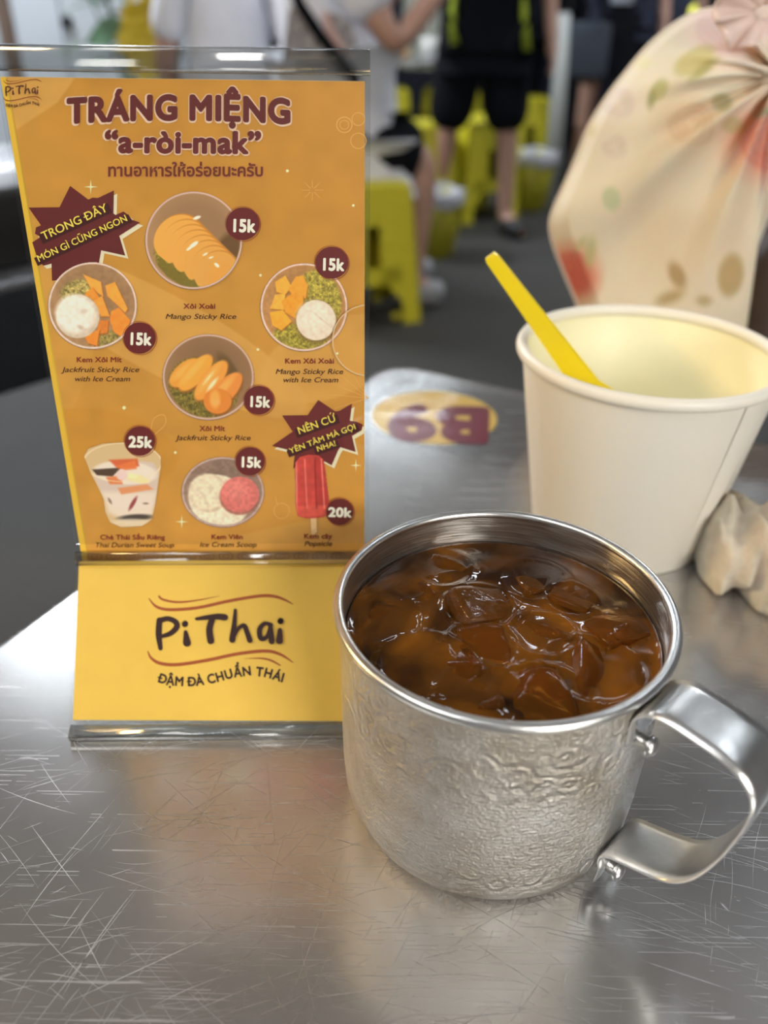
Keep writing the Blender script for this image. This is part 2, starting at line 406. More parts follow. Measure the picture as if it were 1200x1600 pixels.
def ink(r, g, b, k=1.25, rough=.45):
    key = (r, g, b, k)
    if key not in _flat: _flat[key] = simple('print_%d_%d_%d' % (r, g, b), L(r, g, b, k), rough, 0, .04, 300)
    return _flat[key]

# ------------------------------------------------------------------ menu stand
SX, SY, SW, SAZ, D2, Z2, D3, Z3 = -.1, .19042, .096, .03565, .03896, .04654, .0543, .1925
def S(u, d, z): return Vector((SX+math.cos(SAZ)*u*SW-math.sin(SAZ)*d, SY+math.sin(SAZ)*u*SW+math.cos(SAZ)*d, z))
st = empty('menu_stand', S(.5, .03, 0)); tag(st, 'clear acrylic table stand holding the orange dessert menu card over a yellow base card', 'menu stand')
card = Plane(S(0, D2, Z2), S(1, D2, Z2), S(0, D3, Z3)); base = Plane(S(0, 0, 0), S(1, 0, 0), S(0, D2, Z2))
m_card = vcol('menu_card_print', .42)
m_print = vcol('food_picture_print', .38)

# numpy painting in photo-pixel space, stored as printed colour on a fine grid
def soft(d, f=1.0): return np.clip(.5-d/f, 0, 1)
class Pic:
    def __init__(s, x0, y0, x1, y1, step=1.0):
        s.nx, s.ny = int((x1-x0)/step)+1, int((y1-y0)/step)+1
        s.X, s.Y = np.meshgrid(np.linspace(x0, x1, s.nx), np.linspace(y0, y1, s.ny)); s.c = np.zeros((s.ny, s.nx, 3)); s.m = np.zeros((s.ny, s.nx))
        s.g = rng.random((40, 40)); s.g2 = rng.random((90, 90))
    def noise(s, sc, seed=0):
        g = s.g2; u = (s.X/sc+seed*7.3) % 88; v = (s.Y/sc+seed*3.1) % 88; i, j = u.astype(int), v.astype(int); a, b = u-i, v-j; a = a*a*(3-2*a); b = b*b*(3-2*b)
        return g[j, i]*(1-a)*(1-b)+g[j, i+1]*a*(1-b)+g[j+1, i]*(1-a)*b+g[j+1, i+1]*a*b
    def ell(s, cx, cy, rx, ry, col, ang=0, f=1.5, al=1, add=False, shade=0, mask=None):
        a = math.radians(ang); dx, dy = s.X-cx, s.Y-cy; x = (dx*math.cos(a)+dy*math.sin(a))/rx; y = (-dx*math.sin(a)+dy*math.cos(a))/ry
        r = np.hypot(x, y); m = soft((r-1)*min(rx, ry), f)*al
        if mask is not None: m = m*mask
        col = np.array(col, float)[None, None, :]
        if shade: col = col*(1-shade*np.clip(r, 0, 1)**2*.6+shade*.25*(-x-y)[..., ]*0)[..., None] if np.isscalar(shade) else col
        s.c = s.c*(1-m[..., None])+col*m[..., None]
        if add: s.m = np.maximum(s.m, m)
        return m
    def poly(s, pts, col, f=1.2, al=1, add=False, mask=None):
        d = np.full(s.X.shape, -1e9); n = len(pts); inside = np.zeros(s.X.shape, bool); dm = np.full(s.X.shape, 1e9)
        for i in range(n):
            x0, y0 = pts[i]; x1, y1 = pts[(i+1) % n]; ex, ey = x1-x0, y1-y0; t_ = np.clip(((s.X-x0)*ex+(s.Y-y0)*ey)/(ex*ex+ey*ey+1e-9), 0, 1)
            dm = np.minimum(dm, np.hypot(s.X-x0-t_*ex, s.Y-y0-t_*ey))
            cnd = ((y0 > s.Y) != (y1 > s.Y)) & (s.X < (x1-x0)*(s.Y-y0)/(y1-y0+1e-12)+x0); inside ^= cnd
        sd = np.where(inside, -dm, dm); m = soft(sd, f)*al
        if mask is not None: m = m*mask
        s.c = s.c*(1-m[..., None])+np.array(col, float)*m[..., None]
        if add: s.m = np.maximum(s.m, m)
        return m
    def mul(s, fac): s.c = s.c*fac[..., None]
    def put(s, plane, name, mat, parent, lift, k=1.25, full=False):
        col = np.clip(lin(np.clip(s.c, 0, 255))*k, 0, .95)
        vs = np.array([plane.at(x, y, lift)[:] for x, y in zip(s.X.ravel(), s.Y.ravel())])
        ok = np.ones_like(s.m, bool) if full else s.m > .5
        fs = []
        for j in range(s.ny-1):
            for i in range(s.nx-1):
                if ok[j, i] and ok[j+1, i] and ok[j, i+1] and ok[j+1, i+1]: k0 = j*s.nx+i; fs.append((k0, k0+s.nx, k0+s.nx+1, k0+1))
        used = np.zeros(len(vs), int); used[np.unique(np.array(fs).ravel())] = 1; idx = np.cumsum(used)-1
        o = obj(name, vs[used == 1], [[int(idx[a]) for a in f_] for f_ in fs], mat, parent)
        ca = o.data.color_attributes.new('Col', 'FLOAT_COLOR', 'POINT'); cc = col.reshape(-1, 3)[used == 1]
        ca.data.foreach_set('color', np.concatenate([cc, np.ones((len(cc), 1))], 1).ravel()); return o

# --- the orange menu card
ORG = (200, 142, 56)
cl_ = lambda s_: card.at(0, 0)
def cp(fx, fz):                              # photo point of a point on the card: width fraction, height fraction
    P_ = S(fx, D2+(D3-D2)*fz, Z2+(Z3-Z2)*fz)-Vector((0, 0, EYE)); d = P_.dot(Fv); return 600+F_PX*P_.dot(Rv)/d, 800-F_PX*P_.dot(Uv)/d
class CardGrid(Pic):
    def __init__(s, nx, ny):
        s.nx, s.ny = nx, ny; s.X = np.zeros((ny, nx)); s.Y = np.zeros((ny, nx)); s.P = []
        for j in range(ny):
            fz = .966-(.966+.03)*j/(ny-1)
            for i in range(nx):
                fx = .004+.986*i/(nx-1); s.X[j, i], s.Y[j, i] = cp(fx, fz)
        s.c = np.zeros((ny, nx, 3)); s.m = np.ones((ny, nx)); s.g2 = rng.random((90, 90))
G = CardGrid(230, 330)
G.c[:] = ORG
lt = (214, 160, 78)
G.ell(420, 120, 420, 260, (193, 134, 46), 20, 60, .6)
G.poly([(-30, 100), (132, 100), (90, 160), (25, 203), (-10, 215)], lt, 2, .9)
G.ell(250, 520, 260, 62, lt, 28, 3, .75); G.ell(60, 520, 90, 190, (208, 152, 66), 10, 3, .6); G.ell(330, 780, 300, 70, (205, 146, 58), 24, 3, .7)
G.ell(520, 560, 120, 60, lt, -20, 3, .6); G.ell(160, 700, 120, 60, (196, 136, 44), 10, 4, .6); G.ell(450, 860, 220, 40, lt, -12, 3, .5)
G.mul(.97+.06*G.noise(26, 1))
# yellow margin down the left and pale one at right
lx = np.array([cp(.0, f_)[0] for f_ in np.linspace(0, 1, 5)])
edge = np.zeros_like(G.X)
for j in range(G.ny): edge[j] = G.X[j]-G.X[j, 0]
mm = soft(edge-10, 2.); G.c = G.c*(1-mm[..., None])+np.array((222, 178, 58))*mm[..., None]
mm = soft(np.abs(edge-9.5)-.8, 1.5)*.5; G.c = G.c*(1-mm[..., None])+np.array((150, 120, 30))*mm[..., None]
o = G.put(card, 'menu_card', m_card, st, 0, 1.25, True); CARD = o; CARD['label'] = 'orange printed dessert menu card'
# back of the card and its paper thickness
MB().add([S(.004, D2-.0001, Z2-.004)+Vector((0, .0006, 0)), S(.99, D2, Z2-.004)+Vector((0, .0006, 0)), S(.99, D3, Z3-.005)+Vector((0, .0006, 0)), S(.004, D3, Z3-.005)+Vector((0, .0006, 0))], [(0, 1, 2, 3)]).build('card_back', ink(220, 200, 150), st)
MAR, CRM, BRN = ink(108, 40, 36, 1.0), ink(240, 205, 175, 1.1), ink(86, 46, 26, .9)
card.put(merge(txt_line('TRÁNG MIỆNG', (104, 193), (459, 194), 38, .085, 0, 6)), 'title_outline', CRM, CARD, 1.0*PR)
card.put(merge(txt_line('TRÁNG MIỆNG', (106, 191.5), (457, 192.5), 37, .052, 0, 6)), 'title_lettering', MAR, CARD, 2*PR)
card.put(txt_line('“a-ròi-mak”', (162, 238), (411, 240), 34, .078), 'subtitle_outline', CRM, CARD, 1.5*PR)
card.put(txt_line('“a-ròi-mak”', (164, 237), (409, 239), 33, .045), 'subtitle_lettering', MAR, CARD, 2.5*PR)
card.put(txt_line('ทานอาหารให้อร่อยนะครับ', (167, 276), (412, 276), 19, .07, 0, 0, True), 'thai_line_outline', ink(196, 120, 70), CARD, 1*PR)
card.put(txt_line('ทานอาหารให้อร่อยนะครับ', (168, 275), (411, 275), 18, .04, 0, 0, True), 'thai_line', ink(120, 52, 30, 1), CARD, 2*PR)
def star(cx, cy, r, col=(250, 222, 160)):
    pts = []
    for k in range(8): a = k*PI/4; q = r if k % 2 == 0 else r*.16; pts.append((cx+q*math.cos(a), cy+q*math.sin(a)*1.1))
    return poly(pts)
card.put(merge(star(142, 292, 11), star(284, 815, 10), star(556, 727, 9), disc(449, 267, 2.4), disc(552, 321, 2.2), disc(407, 430, 2.2), disc(403, 546, 2.2), disc(194, 637, 2.8), disc(274, 707, 2.2), disc(527, 552, 2)), 'sparkle_marks', ink(250, 225, 170), CARD, PR)['kind'] = 'stuff'
card.put(merge(ring(538, 195, 12, 1.6), ring(538, 195, 7, 1), ring(560, 186, 10, 1.3), ring(560, 220, 12, 1.3), ribbon([(235, 680, 1.2), (240, 655, 1), (256, 648, 1), (258, 663, 1), (240, 680, 1)]), ring(440, 798, 12, 1), ribbon([(434, 790, 1), (430, 776, 1)]),
               *[ribbon([(488+math.cos(a)*4, 297+math.sin(a)*4, 1), (488+math.cos(a)*17, 297+math.sin(a)*17, .6)]) for a in np.arange(0, 6.28, .785)],
               *[ribbon([(575, 622, .8), (575-55*math.cos(a), 622-55*math.sin(a), .5)]) for a in (.1, .4, .7, 1.0, -.3)]), 'line_ornament', ink(222, 168, 92), CARD, PR)['kind'] = 'stuff'
def P6(l, ox, oy, k=6): return [(ox+x/k, oy+y/k) for x, y in l]
b1 = P6([(90, 325), (380, 322), (480, 122), (650, 250), (690, 232), (740, 235), (890, 165), (885, 380), (905, 395), (980, 362), (1030, 400), (1060, 440), (1135, 465), (940, 590), (995, 775), (770, 725), (740, 900), (500, 1000), (310, 1010), (305, 850), (230, 870), (180, 820), (125, 650), (205, 600), (150, 570), (160, 510), (207, 492)], 30, 270)
b2 = P6([(585, 88), (745, 195), (780, 190), (900, 122), (880, 282), (940, 290), (1002, 318), (990, 372), (900, 425), (935, 575), (790, 530), (770, 560), (710, 700), (560, 620), (420, 640), (350, 735), (362, 610), (320, 560), (150, 518), (345, 385), (245, 233), (485, 230)], 400, 610)
for bb, sh in ((b1, (5, 5)), (b2, (4, 5))):
    card.put(poly([(x+sh[0], y+sh[1]) for x, y in bb]), 'burst_shadow', ink(245, 215, 180), CARD, PR); card.put(poly(bb), 'burst_sign', ink(110, 38, 36, 1), CARD, 2*PR)
YL, YD = ink(250, 208, 84, 1.2), ink(72, 24, 24, .9)
for body, p0, p1, cap in [('TRONG ĐÂY', (69, 375), (170, 329), 13), ('MÓN GÌ CŨNG NGON', (61, 409), (201, 344), 10.5), ('NÊN CỨ', (467, 678), (526, 657), 11.5), ('YÊN TÂM MÀ GỌI', (454, 708), (557, 669), 8.5), ('NHA!', (496, 705), (526, 695), 8.5)]:
    a, b = np.array(p0, float), np.array(p1, float); d = (b-a)/np.hypot(*(b-a)); nn = np.array([d[1], -d[0]])
    card.put(poly([a-d*4-nn*5, b+d*4-nn*5, b+d*4+nn*(cap-2), a-d*4+nn*(cap-2)]), 'lettering_shade', YD, CARD, 3*PR)
    card.put(txt_line(body, p0, p1, cap, .012), 'burst_lettering', YL, CARD, 4*PR)
MR2, DK = ink(136, 42, 26, 1), ink(74, 34, 20, .9)
for body, x0, x1, y, cap, bold in [('Xôi Xoài', 287, 337, 482, 8, 1), ('Mango Sticky Rice', 258, 369, 498, 8, 0), ('Kem Xôi Mít', 119.5, 190.5, 565.5, 8, 1), ('Jackfruit Sticky Rice', 97.5, 217.5, 581, 8, 0), ('with Ice Cream', 116, 203.5, 595.5, 8, 0),
        ('Xôi Mít', 312, 351.6, 673, 8, 1), ('Jackfruit Sticky Rice', 275.5, 391.5, 687.5, 8, 0), ('Kem Xôi Xoài', 445, 522.5, 567.5, 8, 1), ('Mango Sticky Rice', 430, 536, 584, 8, 0), ('with Ice Cream', 441.5, 528.5, 597, 8, 0),
        ('Chè Thái Sầu Riêng', 156.6, 258, 842.6, 7.5, 1), ('Thai Durian Sweet Soup', 148, 272, 854.6, 7.5, 0), ('Kem Viên', 330, 380, 842, 7.5, 1), ('Ice Cream Scoop', 311.5, 401, 854, 7.5, 0), ('Kem cây', 474.7, 518.7, 841, 7.5, 1), ('Popsicle', 475, 518.7, 852.5, 7.5, 0)]:
    card.put(txt_line(body, (x0, y), (x1, y), cap, .022 if bold else .004, 0 if bold else .22), 'dish_name' if bold else 'dish_caption', MR2 if bold else DK, CARD, 2*PR)

# --- food pictures
def bowl(cx, cy, rx, ry, rim=(205, 172, 155), ins=(168, 128, 88)):
    p = Pic(cx-rx-2, cy-ry-2, cx+rx+2, cy+ry+2, .8)
    p.ell(cx, cy, rx, ry, (130, 100, 85), 0, 1.2, add=True); p.ell(cx, cy-.5, rx-.8, ry-.8, rim, 0, 1.2)
    M_ = p.ell(cx, cy-.5, rx-4, ry-4, ins, 0, 1.5); p.ell(cx+rx*.1, cy-ry*.3, rx*.75, ry*.55, tuple(c*.86 for c in ins), 20, 30, .7, mask=M_); return p, M_
def rice(p, cx, cy, rx, ry, ang, M_, col=(150, 130, 50)):
    m = p.ell(cx, cy, rx, ry, col, ang, 4, mask=M_); v = p.noise(3.2, 2)*.55+p.noise(1.7, 4)*.45
    p.c = p.c*(1-m[..., None]) + p.c*m[..., None]*(.55+.85*v)[..., None]
# mango sticky rice
p, M_ = bowl(303, 375.6, 76.5, 77)
rice(p, 300, 405, 62, 42, 25, M_, (140, 122, 48)); p.ell(352, 400, 20, 42, (92, 64, 34), 25, 8, .8, mask=M_)
for k in range(8):
    tx, ty = 278+k*8.8, 372+k*7.6
    p.ell(tx+2.5, ty-1.5, 40-k*.8, 35-k*.4, (196, 128, 48), -42, 2, .9, mask=M_); p.ell(tx, ty, 40-k*.8, 34-k*.4, (232-k*2, 164-k, 74), -42, 1.5, mask=M_)
    p.ell(tx+6, ty+6, 22, 18, (222, 150, 62), -42, 16, .6, mask=M_)
p.poly([(250, 400), (262, 412), (270, 410), (278, 425), (288, 424), (296, 438), (304, 436), (312, 452), (290, 450), (262, 432), (246, 414)], (120, 104, 40), 2, .9, mask=M_)
for q in [(308, 340, 6, 2.5, -20), (303, 382, 8, 3, -35), (296, 388, 5, 2, -35), (321, 397, 4, 1.5, -30), (330, 402, 3.5, 1.3, -20), (339, 414, 4.5, 2.5, 40)]: p.ell(q[0], q[1], q[2], q[3], (255, 236, 205), q[4], 1.5, mask=M_)
p.put(card, 'mango_rice_picture', m_print, CARD, 3*PR)
# jackfruit sticky rice with ice cream
p, M_ = bowl(145, 477.5, 70, 68.5, (222, 196, 178))
rice(p, 120, 455, 26, 18, -20, M_, (170, 150, 84)); rice(p, 168, 530, 26, 14, -10, M_, (150, 130, 70))
for pts, c in [([(130, 428), (158, 440), (162, 463), (142, 450)], (236, 160, 66)), ([(165, 446), (180, 440), (200, 482), (196, 488), (168, 462)], (240, 158, 62)), ([(132, 460), (145, 448), (158, 468), (150, 472)], (226, 140, 50)), ([(146, 470), (160, 462), (172, 494), (158, 494)], (238, 156, 62)),
               ([(174, 486), (186, 480), (204, 500), (196, 530), (178, 518), (172, 500)], (232, 140, 52)), ([(156, 500), (170, 500), (168, 520), (150, 522)], (214, 124, 48)), ([(132, 524), (156, 514), (152, 540), (138, 536)], (236, 138, 50))]:
    p.poly([(x+1.5, y+1.5) for x, y in pts], (160, 80, 30), 3, .8, mask=M_); p.poly(pts, c, 2, mask=M_)
p.ell(122, 494, 34, 34, (206, 186, 160), 20, 2, mask=M_); m = p.ell(118, 490, 31, 30, (240, 226, 206), 20, 8, mask=M_); p.ell(132, 486, 5, 4, (212, 196, 172), 0, 3, .8, mask=M_); p.ell(128, 512, 7, 3, (196, 176, 150), 30, 3, .8, mask=M_)
p.c *= (.95+.1*p.noise(5, 3))[..., None]; p.put(card, 'jackfruit_ice_cream_picture', m_print, CARD, 3*PR)
# mango sticky rice with ice cream
p, M_ = bowl(475, 480, 68.7, 69.4, (222, 190, 172), (184, 132, 78))
rice(p, 500, 465, 32, 45, -20, M_, (168, 150, 62)); rice(p, 470, 530, 44, 24, 10, M_, (160, 144, 56))
for pts, c in [([(430, 440), (446, 430), (456, 448), (446, 460), (432, 456)], (236, 168, 62)), ([(450, 452), (462, 432), (474, 430), (481, 446), (478, 466), (460, 464)], (230, 156, 52)), ([(422, 482), (430, 460), (446, 458), (444, 484)], (238, 172, 66)),
               ([(440, 470), (456, 458), (474, 462), (474, 474), (462, 498), (446, 488)], (228, 150, 46)), ([(421, 488), (442, 484), (456, 502), (440, 516), (426, 508)], (238, 164, 52))]:
    p.poly([(x+1, y+1.6) for x, y in pts], (150, 84, 24), 3, .8, mask=M_); p.poly(pts, c, 1.8, mask=M_)
p.ell(494, 502, 33, 34, (120, 90, 50), 0, 5, .7, mask=M_); p.ell(494, 500, 31, 31.5, (226, 206, 180), 0, 2, mask=M_); p.ell(490, 494, 24, 22, (238, 220, 196), 0, 14, .8, mask=M_); p.ell(502, 498, 14, 1.2, (205, 186, 160), 40, 2, .8, mask=M_)
p.c *= (.95+.1*p.noise(4, 5))[..., None]; p.put(card, 'mango_ice_cream_picture', m_print, CARD, 3*PR)
# jackfruit sticky rice
p, M_ = bowl(325.6, 589, 72, 67.6, (200, 166, 146), (150, 112, 76))
rice(p, 318, 605, 56, 45, 25, M_, (126, 110, 46)); p.ell(358, 580, 12, 32, (96, 74, 40), -30, 6, .8, mask=M_)
for cx, cy, rx, ry, an, c in [(290, 582, 16, 30, 50, (222, 150, 58)), (306, 582, 15, 36, 42, (232, 158, 60)), (330, 594, 15, 38, 38, (226, 150, 62)), (352, 610, 16, 36, 42, (222, 138, 60)), (340, 626, 22, 20, 0, (216, 130, 50))]:
    p.ell(cx+2, cy+3, rx, ry, (150, 84, 30), an, 3, .8, mask=M_); p.ell(cx, cy, rx, ry, c, an, 2, mask=M_); p.ell(cx-4, cy-3, rx*.35, ry*.7, (244, 182, 90), an, 5, .6, mask=M_)
p.ell(332, 600, 3, 12, (255, 226, 180), 38, 3, .9, mask=M_); p.ell(326, 590, 2, 10, (250, 214, 160), 38, 3, .8, mask=M_); p.ell(337, 628, 6, 5, (238, 168, 90), 0, 5, .8, mask=M_)
p.put(card, 'jackfruit_rice_picture', m_print, CARD, 3*PR)
# two scoops
p, M_ = bowl(348.4, 768.6, 65, 55.5, (186, 158, 146), (146, 118, 100))
p.ell(342, 782, 48, 40, (232, 216, 186), 20, 3, mask=M_); p.ell(326, 770, 31, 30, (200, 176, 146), 0, 3, .8, mask=M_); p.ell(324, 768, 29, 28, (226, 208, 176), 0, 5, mask=M_)
p.ell(374, 776, 31, 28, (150, 80, 66), 0, 3, .8, mask=M_); m = p.ell(375, 772, 30, 28, (208, 112, 102), 0, 1.6, mask=M_); p.ell(368, 764, 18, 15, (222, 130, 118), 0, 12, .7, mask=M_)
p.c *= (.92+.16*p.noise(4, 6))[..., None]; p.put(card, 'ice_cream_scoops_picture', m_print, CARD, 3*PR)
# sweet soup glass
p = Pic(130, 688, 256, 826, .9)
gp = [(131, 712), (138, 700), (160, 692), (195, 690), (236, 696), (252, 712), (252, 730), (243, 790), (238, 812), (222, 822), (190, 824), (172, 816), (164, 800), (162, 780), (140, 736)]
g = p.poly(gp, (206, 176, 128), 1.5, add=True)
p.poly([(146, 742), (160, 732), (200, 718), (240, 722), (249, 736), (242, 790), (200, 800), (172, 788), (160, 770)], (206, 184, 166), 3, mask=g)
p.poly([(160, 768), (244, 768), (238, 805), (200, 815), (170, 800)], (226, 208, 188), 8, .9, mask=g); p.ell(212, 808, 26, 5, (60, 52, 46), -3, 3, .9, mask=g); p.ell(206, 816, 34, 6, (220, 200, 170), 0, 3, .8, mask=g)
p.ell(196, 738, 50, 18, (226, 210, 190), 4, 3, mask=g); p.poly([(144, 733), (190, 730), (176, 744), (152, 742)], (82, 62, 48), 2, mask=g)
for q, c in [([(170, 718), (215, 716), (218, 728), (185, 732)], (204, 92, 50)), ([(180, 728), (212, 718), (214, 732), (196, 734)], (220, 116, 60)), ([(166, 745), (190, 742), (192, 756), (172, 756)], (214, 120, 66)), ([(184, 762), (230, 756), (240, 764), (190, 772)], (216, 140, 90))]: p.poly(q, c, 3, .95, mask=g)
p.ell(214, 747, 20, 6, (246, 212, 150), 14, 2, mask=g); p.ell(206, 743, 10, 4, (250, 222, 168), 8, 2, mask=g); p.ell(191, 742, 9, 8, (228, 196, 184), 0, 3, mask=g); p.ell(208, 786, 3, 12, (140, 50, 50), 30, 2, .9, mask=g); p.ell(172, 782, 2, 5, (120, 90, 70), -30, 2, .8, mask=g); p.ell(228, 786, 4, 1.5, (120, 90, 70), 0, 2, .8, mask=g)
rr = np.abs(np.hypot((p.X-192)/61, (p.Y-722)/30)-1)*40; mm = soft(rr-.8, 1.4)*.8; p.c = p.c*(1-mm[..., None])+np.array((240, 214, 170))*mm[..., None]
p.put(card, 'sweet_soup_picture', m_print, CARD, 3*PR)
# popsicle
p = Pic(455, 705, 524, 838, .8)
p.poly([(484, 800), (495, 800), (496, 830), (490, 836), (486, 834)], (226, 186, 132), 1.2, add=True)
g = p.poly([(461, 722), (468, 713), (482, 709), (497, 710), (506, 717), (509, 735), (517, 800), (505, 808), (478, 810), (465, 806), (462, 790)], (190, 66, 56), 1.2, add=True)
p.poly([(490, 711), (506, 717), (516, 798), (494, 808)], (170, 54, 48), 3, .9, mask=g); p.poly([(463, 790), (516, 788), (517, 804), (466, 808)], (206, 82, 66), 3, .9, mask=g)
for x0, x1, c in ((476, 480, (226, 120, 104)), (492, 495, (140, 40, 36)), (502, 507, (230, 126, 110))):
    p.poly([(x0-1, 716), (x0+1, 716), (x1+1, 794), (x1-1, 794)], c, 1.6, .9, mask=g)
p.ell(463, 760, 2, 44, (226, 130, 110), 0, 2, .8, mask=g); p.c *= (.93+.14*p.noise(6, 8))[..., None]
p.put(card, 'popsicle_picture', m_print, CARD, 3.5*PR)
for cx, cy, r, body, x0, x1, yb, cap in [(379.6, 349.4, 26, '15k', 361, 398.5, 361, 19), (518.5, 410, 25.5, '15k', 501, 537, 421, 18), (218.7, 527.5, 25, '15k', 201, 236.5, 537, 18), (404.7, 624.6, 23, '15k', 388, 421.5, 634, 16), (219.2, 688.2, 23.5, '25k', 201.5, 237.5, 697, 16.5), (391, 720, 22.5, '15k', 374.5, 407.5, 728, 15.5), (530.8, 798.7, 21, '20k', 513, 548.5, 805.5, 14)]:
    b_ = card.put(disc(cx, cy, r, r*.98), 'price_badge', ink(108, 34, 32, 1), CARD, 5*PR); card.put(merge(ring(cx+1.5, cy+1.2, r+.6, .9, ry=r), ring(cx-.5, cy-1, r+.8, .7, ry=r)), 'badge_ring', ink(150, 66, 40), CARD, 4.5*PR)
    card.put(txt_line(body, (x0, yb), (x1, yb+1), cap, .045), 'price_lettering', ink(250, 226, 205, 1.2), CARD, 6*PR)
# logo, drawn once as brush strokes
top_w = [(365, 218, 4), (395, 250, 10), (450, 262, 12), (560, 254, 12), (680, 228, 12), (800, 208, 12), (860, 208, 12), (905, 222, 9), (938, 240, 3)]
top_t = [(405, 209, 8), (422, 222, 9), (480, 232, 8), (560, 224, 5), (648, 207, 1)]
bot_w = [(360, 428, 4), (374, 455, 10), (410, 476, 13), (480, 481, 13), (600, 463, 13), (720, 438, 13), (830, 427, 13), (890, 441, 11), (940, 473, 3)]
bot_t = [(745, 457, 1), (810, 456, 6), (850, 464, 8), (888, 484, 5)]
LT = [[(407, 305, 24), (404, 360, 25), (411, 416, 18)], [(408, 306, 22), (440, 298, 20), (470, 310, 22), (476, 330, 23), (452, 356, 20), (412, 370, 14)], [(508, 320, 24), (510, 318, 24)], [(512, 352, 16), (517, 394, 32)],
      [(555, 299, 12), (600, 293, 19), (640, 290, 24), (668, 293, 26)], [(618, 300, 24), (607, 340, 26), (612, 386, 28)], [(710, 264, 12), (706, 320, 19), (698, 382, 25)], [(700, 380, 14), (722, 338, 14), (745, 326, 18), (756, 350, 20), (768, 384, 22)],
      [(852, 322, 16), (826, 318, 16), (807, 342, 20), (812, 376, 20), (834, 372, 16), (850, 338, 18)], [(850, 330, 18), (855, 388, 24)], [(890, 308, 25), (891, 307, 25)], [(888, 344, 18), (886, 386, 28)]]
def logo(plane, mapf, parent, c1, c2, lift, kw):
    def mp(l): return [(*mapf(x, y), w_*kw) for x, y, w_ in l]
    plane.put(merge(*[ribbon(mp(l)) for l in (top_w, top_t, bot_w, bot_t)]), 'logo_wave', c1, parent, lift)
    V, Fc = [], []
    for k, l in enumerate(LT):
        v, f = ribbon(mp(l)); n = len(V); V += [(a, b, c+2*k) for a, b, c in v]; Fc += [[i+n for i in g_] for g_ in f]
    plane.put((V, Fc), 'logo_lettering', c2, parent, lift+PR)
bx = [395, 440, 500, 545, 590, 640, 700, 770, 830, 900]; by = [548, 562, 566, 566, 560, 549, 532, 523, 530, 552]
def tagline(mapf, cap):
    body = 'ĐẬM ĐÀ CHUẨN THÁI'; gl, tot = line_glyphs(body, .034); V, Fc = [], []
    for x, v, f, lay in gl:
        wdt = v[:, 0].max()-v[:, 0].min() if lay == 0 else .5; xc = 397+(x+wdt/2)/tot*503; yc = np.interp(xc, bx, by); sl = (np.interp(xc+12, bx, by)-np.interp(xc-12, bx, by))/24; a = math.atan(sl)
        k = 503/tot; ky = cap/.7; n = len(V)
        for q in v:
            X = (q[0]-wdt/2)*k; Y = -q[1]*ky; V.append((*mapf(xc+X*math.cos(a)-Y*math.sin(a), yc+X*math.sin(a)+Y*math.cos(a)), lay*3+q[2]))
        Fc += [[i+n for i in g_] for g_ in f]
    return V, Fc
mini = lambda x, y: (5+(x-357)/583*61, 124+(y-205)/365*44)
logo(card, mini, CARD, ink(150, 70, 36, 1), ink(90, 44, 28, 1), 2*PR, .104); card.put(tagline(mini, 34), 'tagline_lettering', ink(90, 44, 28, 1), CARD, 2*PR)
card.put(merge(*[ring(148+i*29.3, 869, 11, 1.6, 24, 6) for i in range(14)], *[ring(148+i*29.3, 869, 5, 1.4, 20, 3) for i in range(14)]), 'ring_border', ink(160, 110, 60), CARD, PR)

# --- yellow base card on the sloping foot
bp_ = [(125, 877), (545, 874), (572, 874), (577, 1126), (540, 1126), (114, 1125)]
BASE = base.put(([(123.5, 877, 0), (571, 874, 0), (578, 1127, 0), (114, 1125, 0)], [[0, 1, 2, 3]]), 'base_card', simple('yellow_card', L(244, 200, 84, 1.05), .55, 0, .02, 120), st, 0)
BASE['label'] = 'bright yellow card with the brand logo in the sloping foot'
m1 = lambda x, y: (90+x/2.553, 850+y/2.553)
logo(base, m1, BASE, ink(176, 84, 36, 1), ink(58, 22, 20, .9), PR, 1/2.553); base.put(tagline(m1, 36), 'tagline_lettering', ink(58, 22, 20, .9), BASE, PR)
# --- acrylic: front and back sheets, folds, foot
def sheet(name, prof, mat, u0=-.006, u1=1.006, parent=st):
    vs = []; n = len(prof)
    for u in (u0, u1):
        for d, z in prof: vs.append(S(u, d, z))
    fs = [(i, (i+1) % n, n+(i+1) % n, n+i) for i in range(n)]+[list(range(n))[::-1], [n+i for i in range(n)]]
    return fixn(obj(name, vs, fs, mat, parent))
nx_, nz_ = base.n.y, base.n.z
fs_ = .0009
def thick(path, th):
    P_ = [Vector((d, z)) for d, z in path]; o_ = []
    for i, q in enumerate(P_):
        t_ = (P_[min(i+1, len(P_)-1)]-P_[max(i-1, 0)]).normalized(); o_.append(q+Vector((-t_.y, t_.x))*th)
    return [tuple(q) for q in P_]+[tuple(q) for q in o_[::-1]]
sl = Vector((D2, Z2)).normalized(); up = Vector((D3-D2, Z3-Z2)).normalized()
def off(d, z, n_, k): return (d+n_.x*k, z+n_.y*k)
nb = Vector((-sl.y, sl.x)); nc = Vector((-up.y, up.x))
sheet('front_foot_sheet', thick([off(.001, .0012, nb, .0014), off(D2-.003, Z2-.0036, nb, .0014)], -.0006), m_acr)
sheet('front_sheet', thick([off(D2+.001, Z2+.004, nc, .0012), off(D3, Z3-.0035, nc, .0012)], -.0005), m_acr)
sheet('back_sheet', thick([off(D2+.002, Z2-.004, nc, -.0012), off(D3, Z3-.003, nc, -.0012)], -.0012), m_acr)
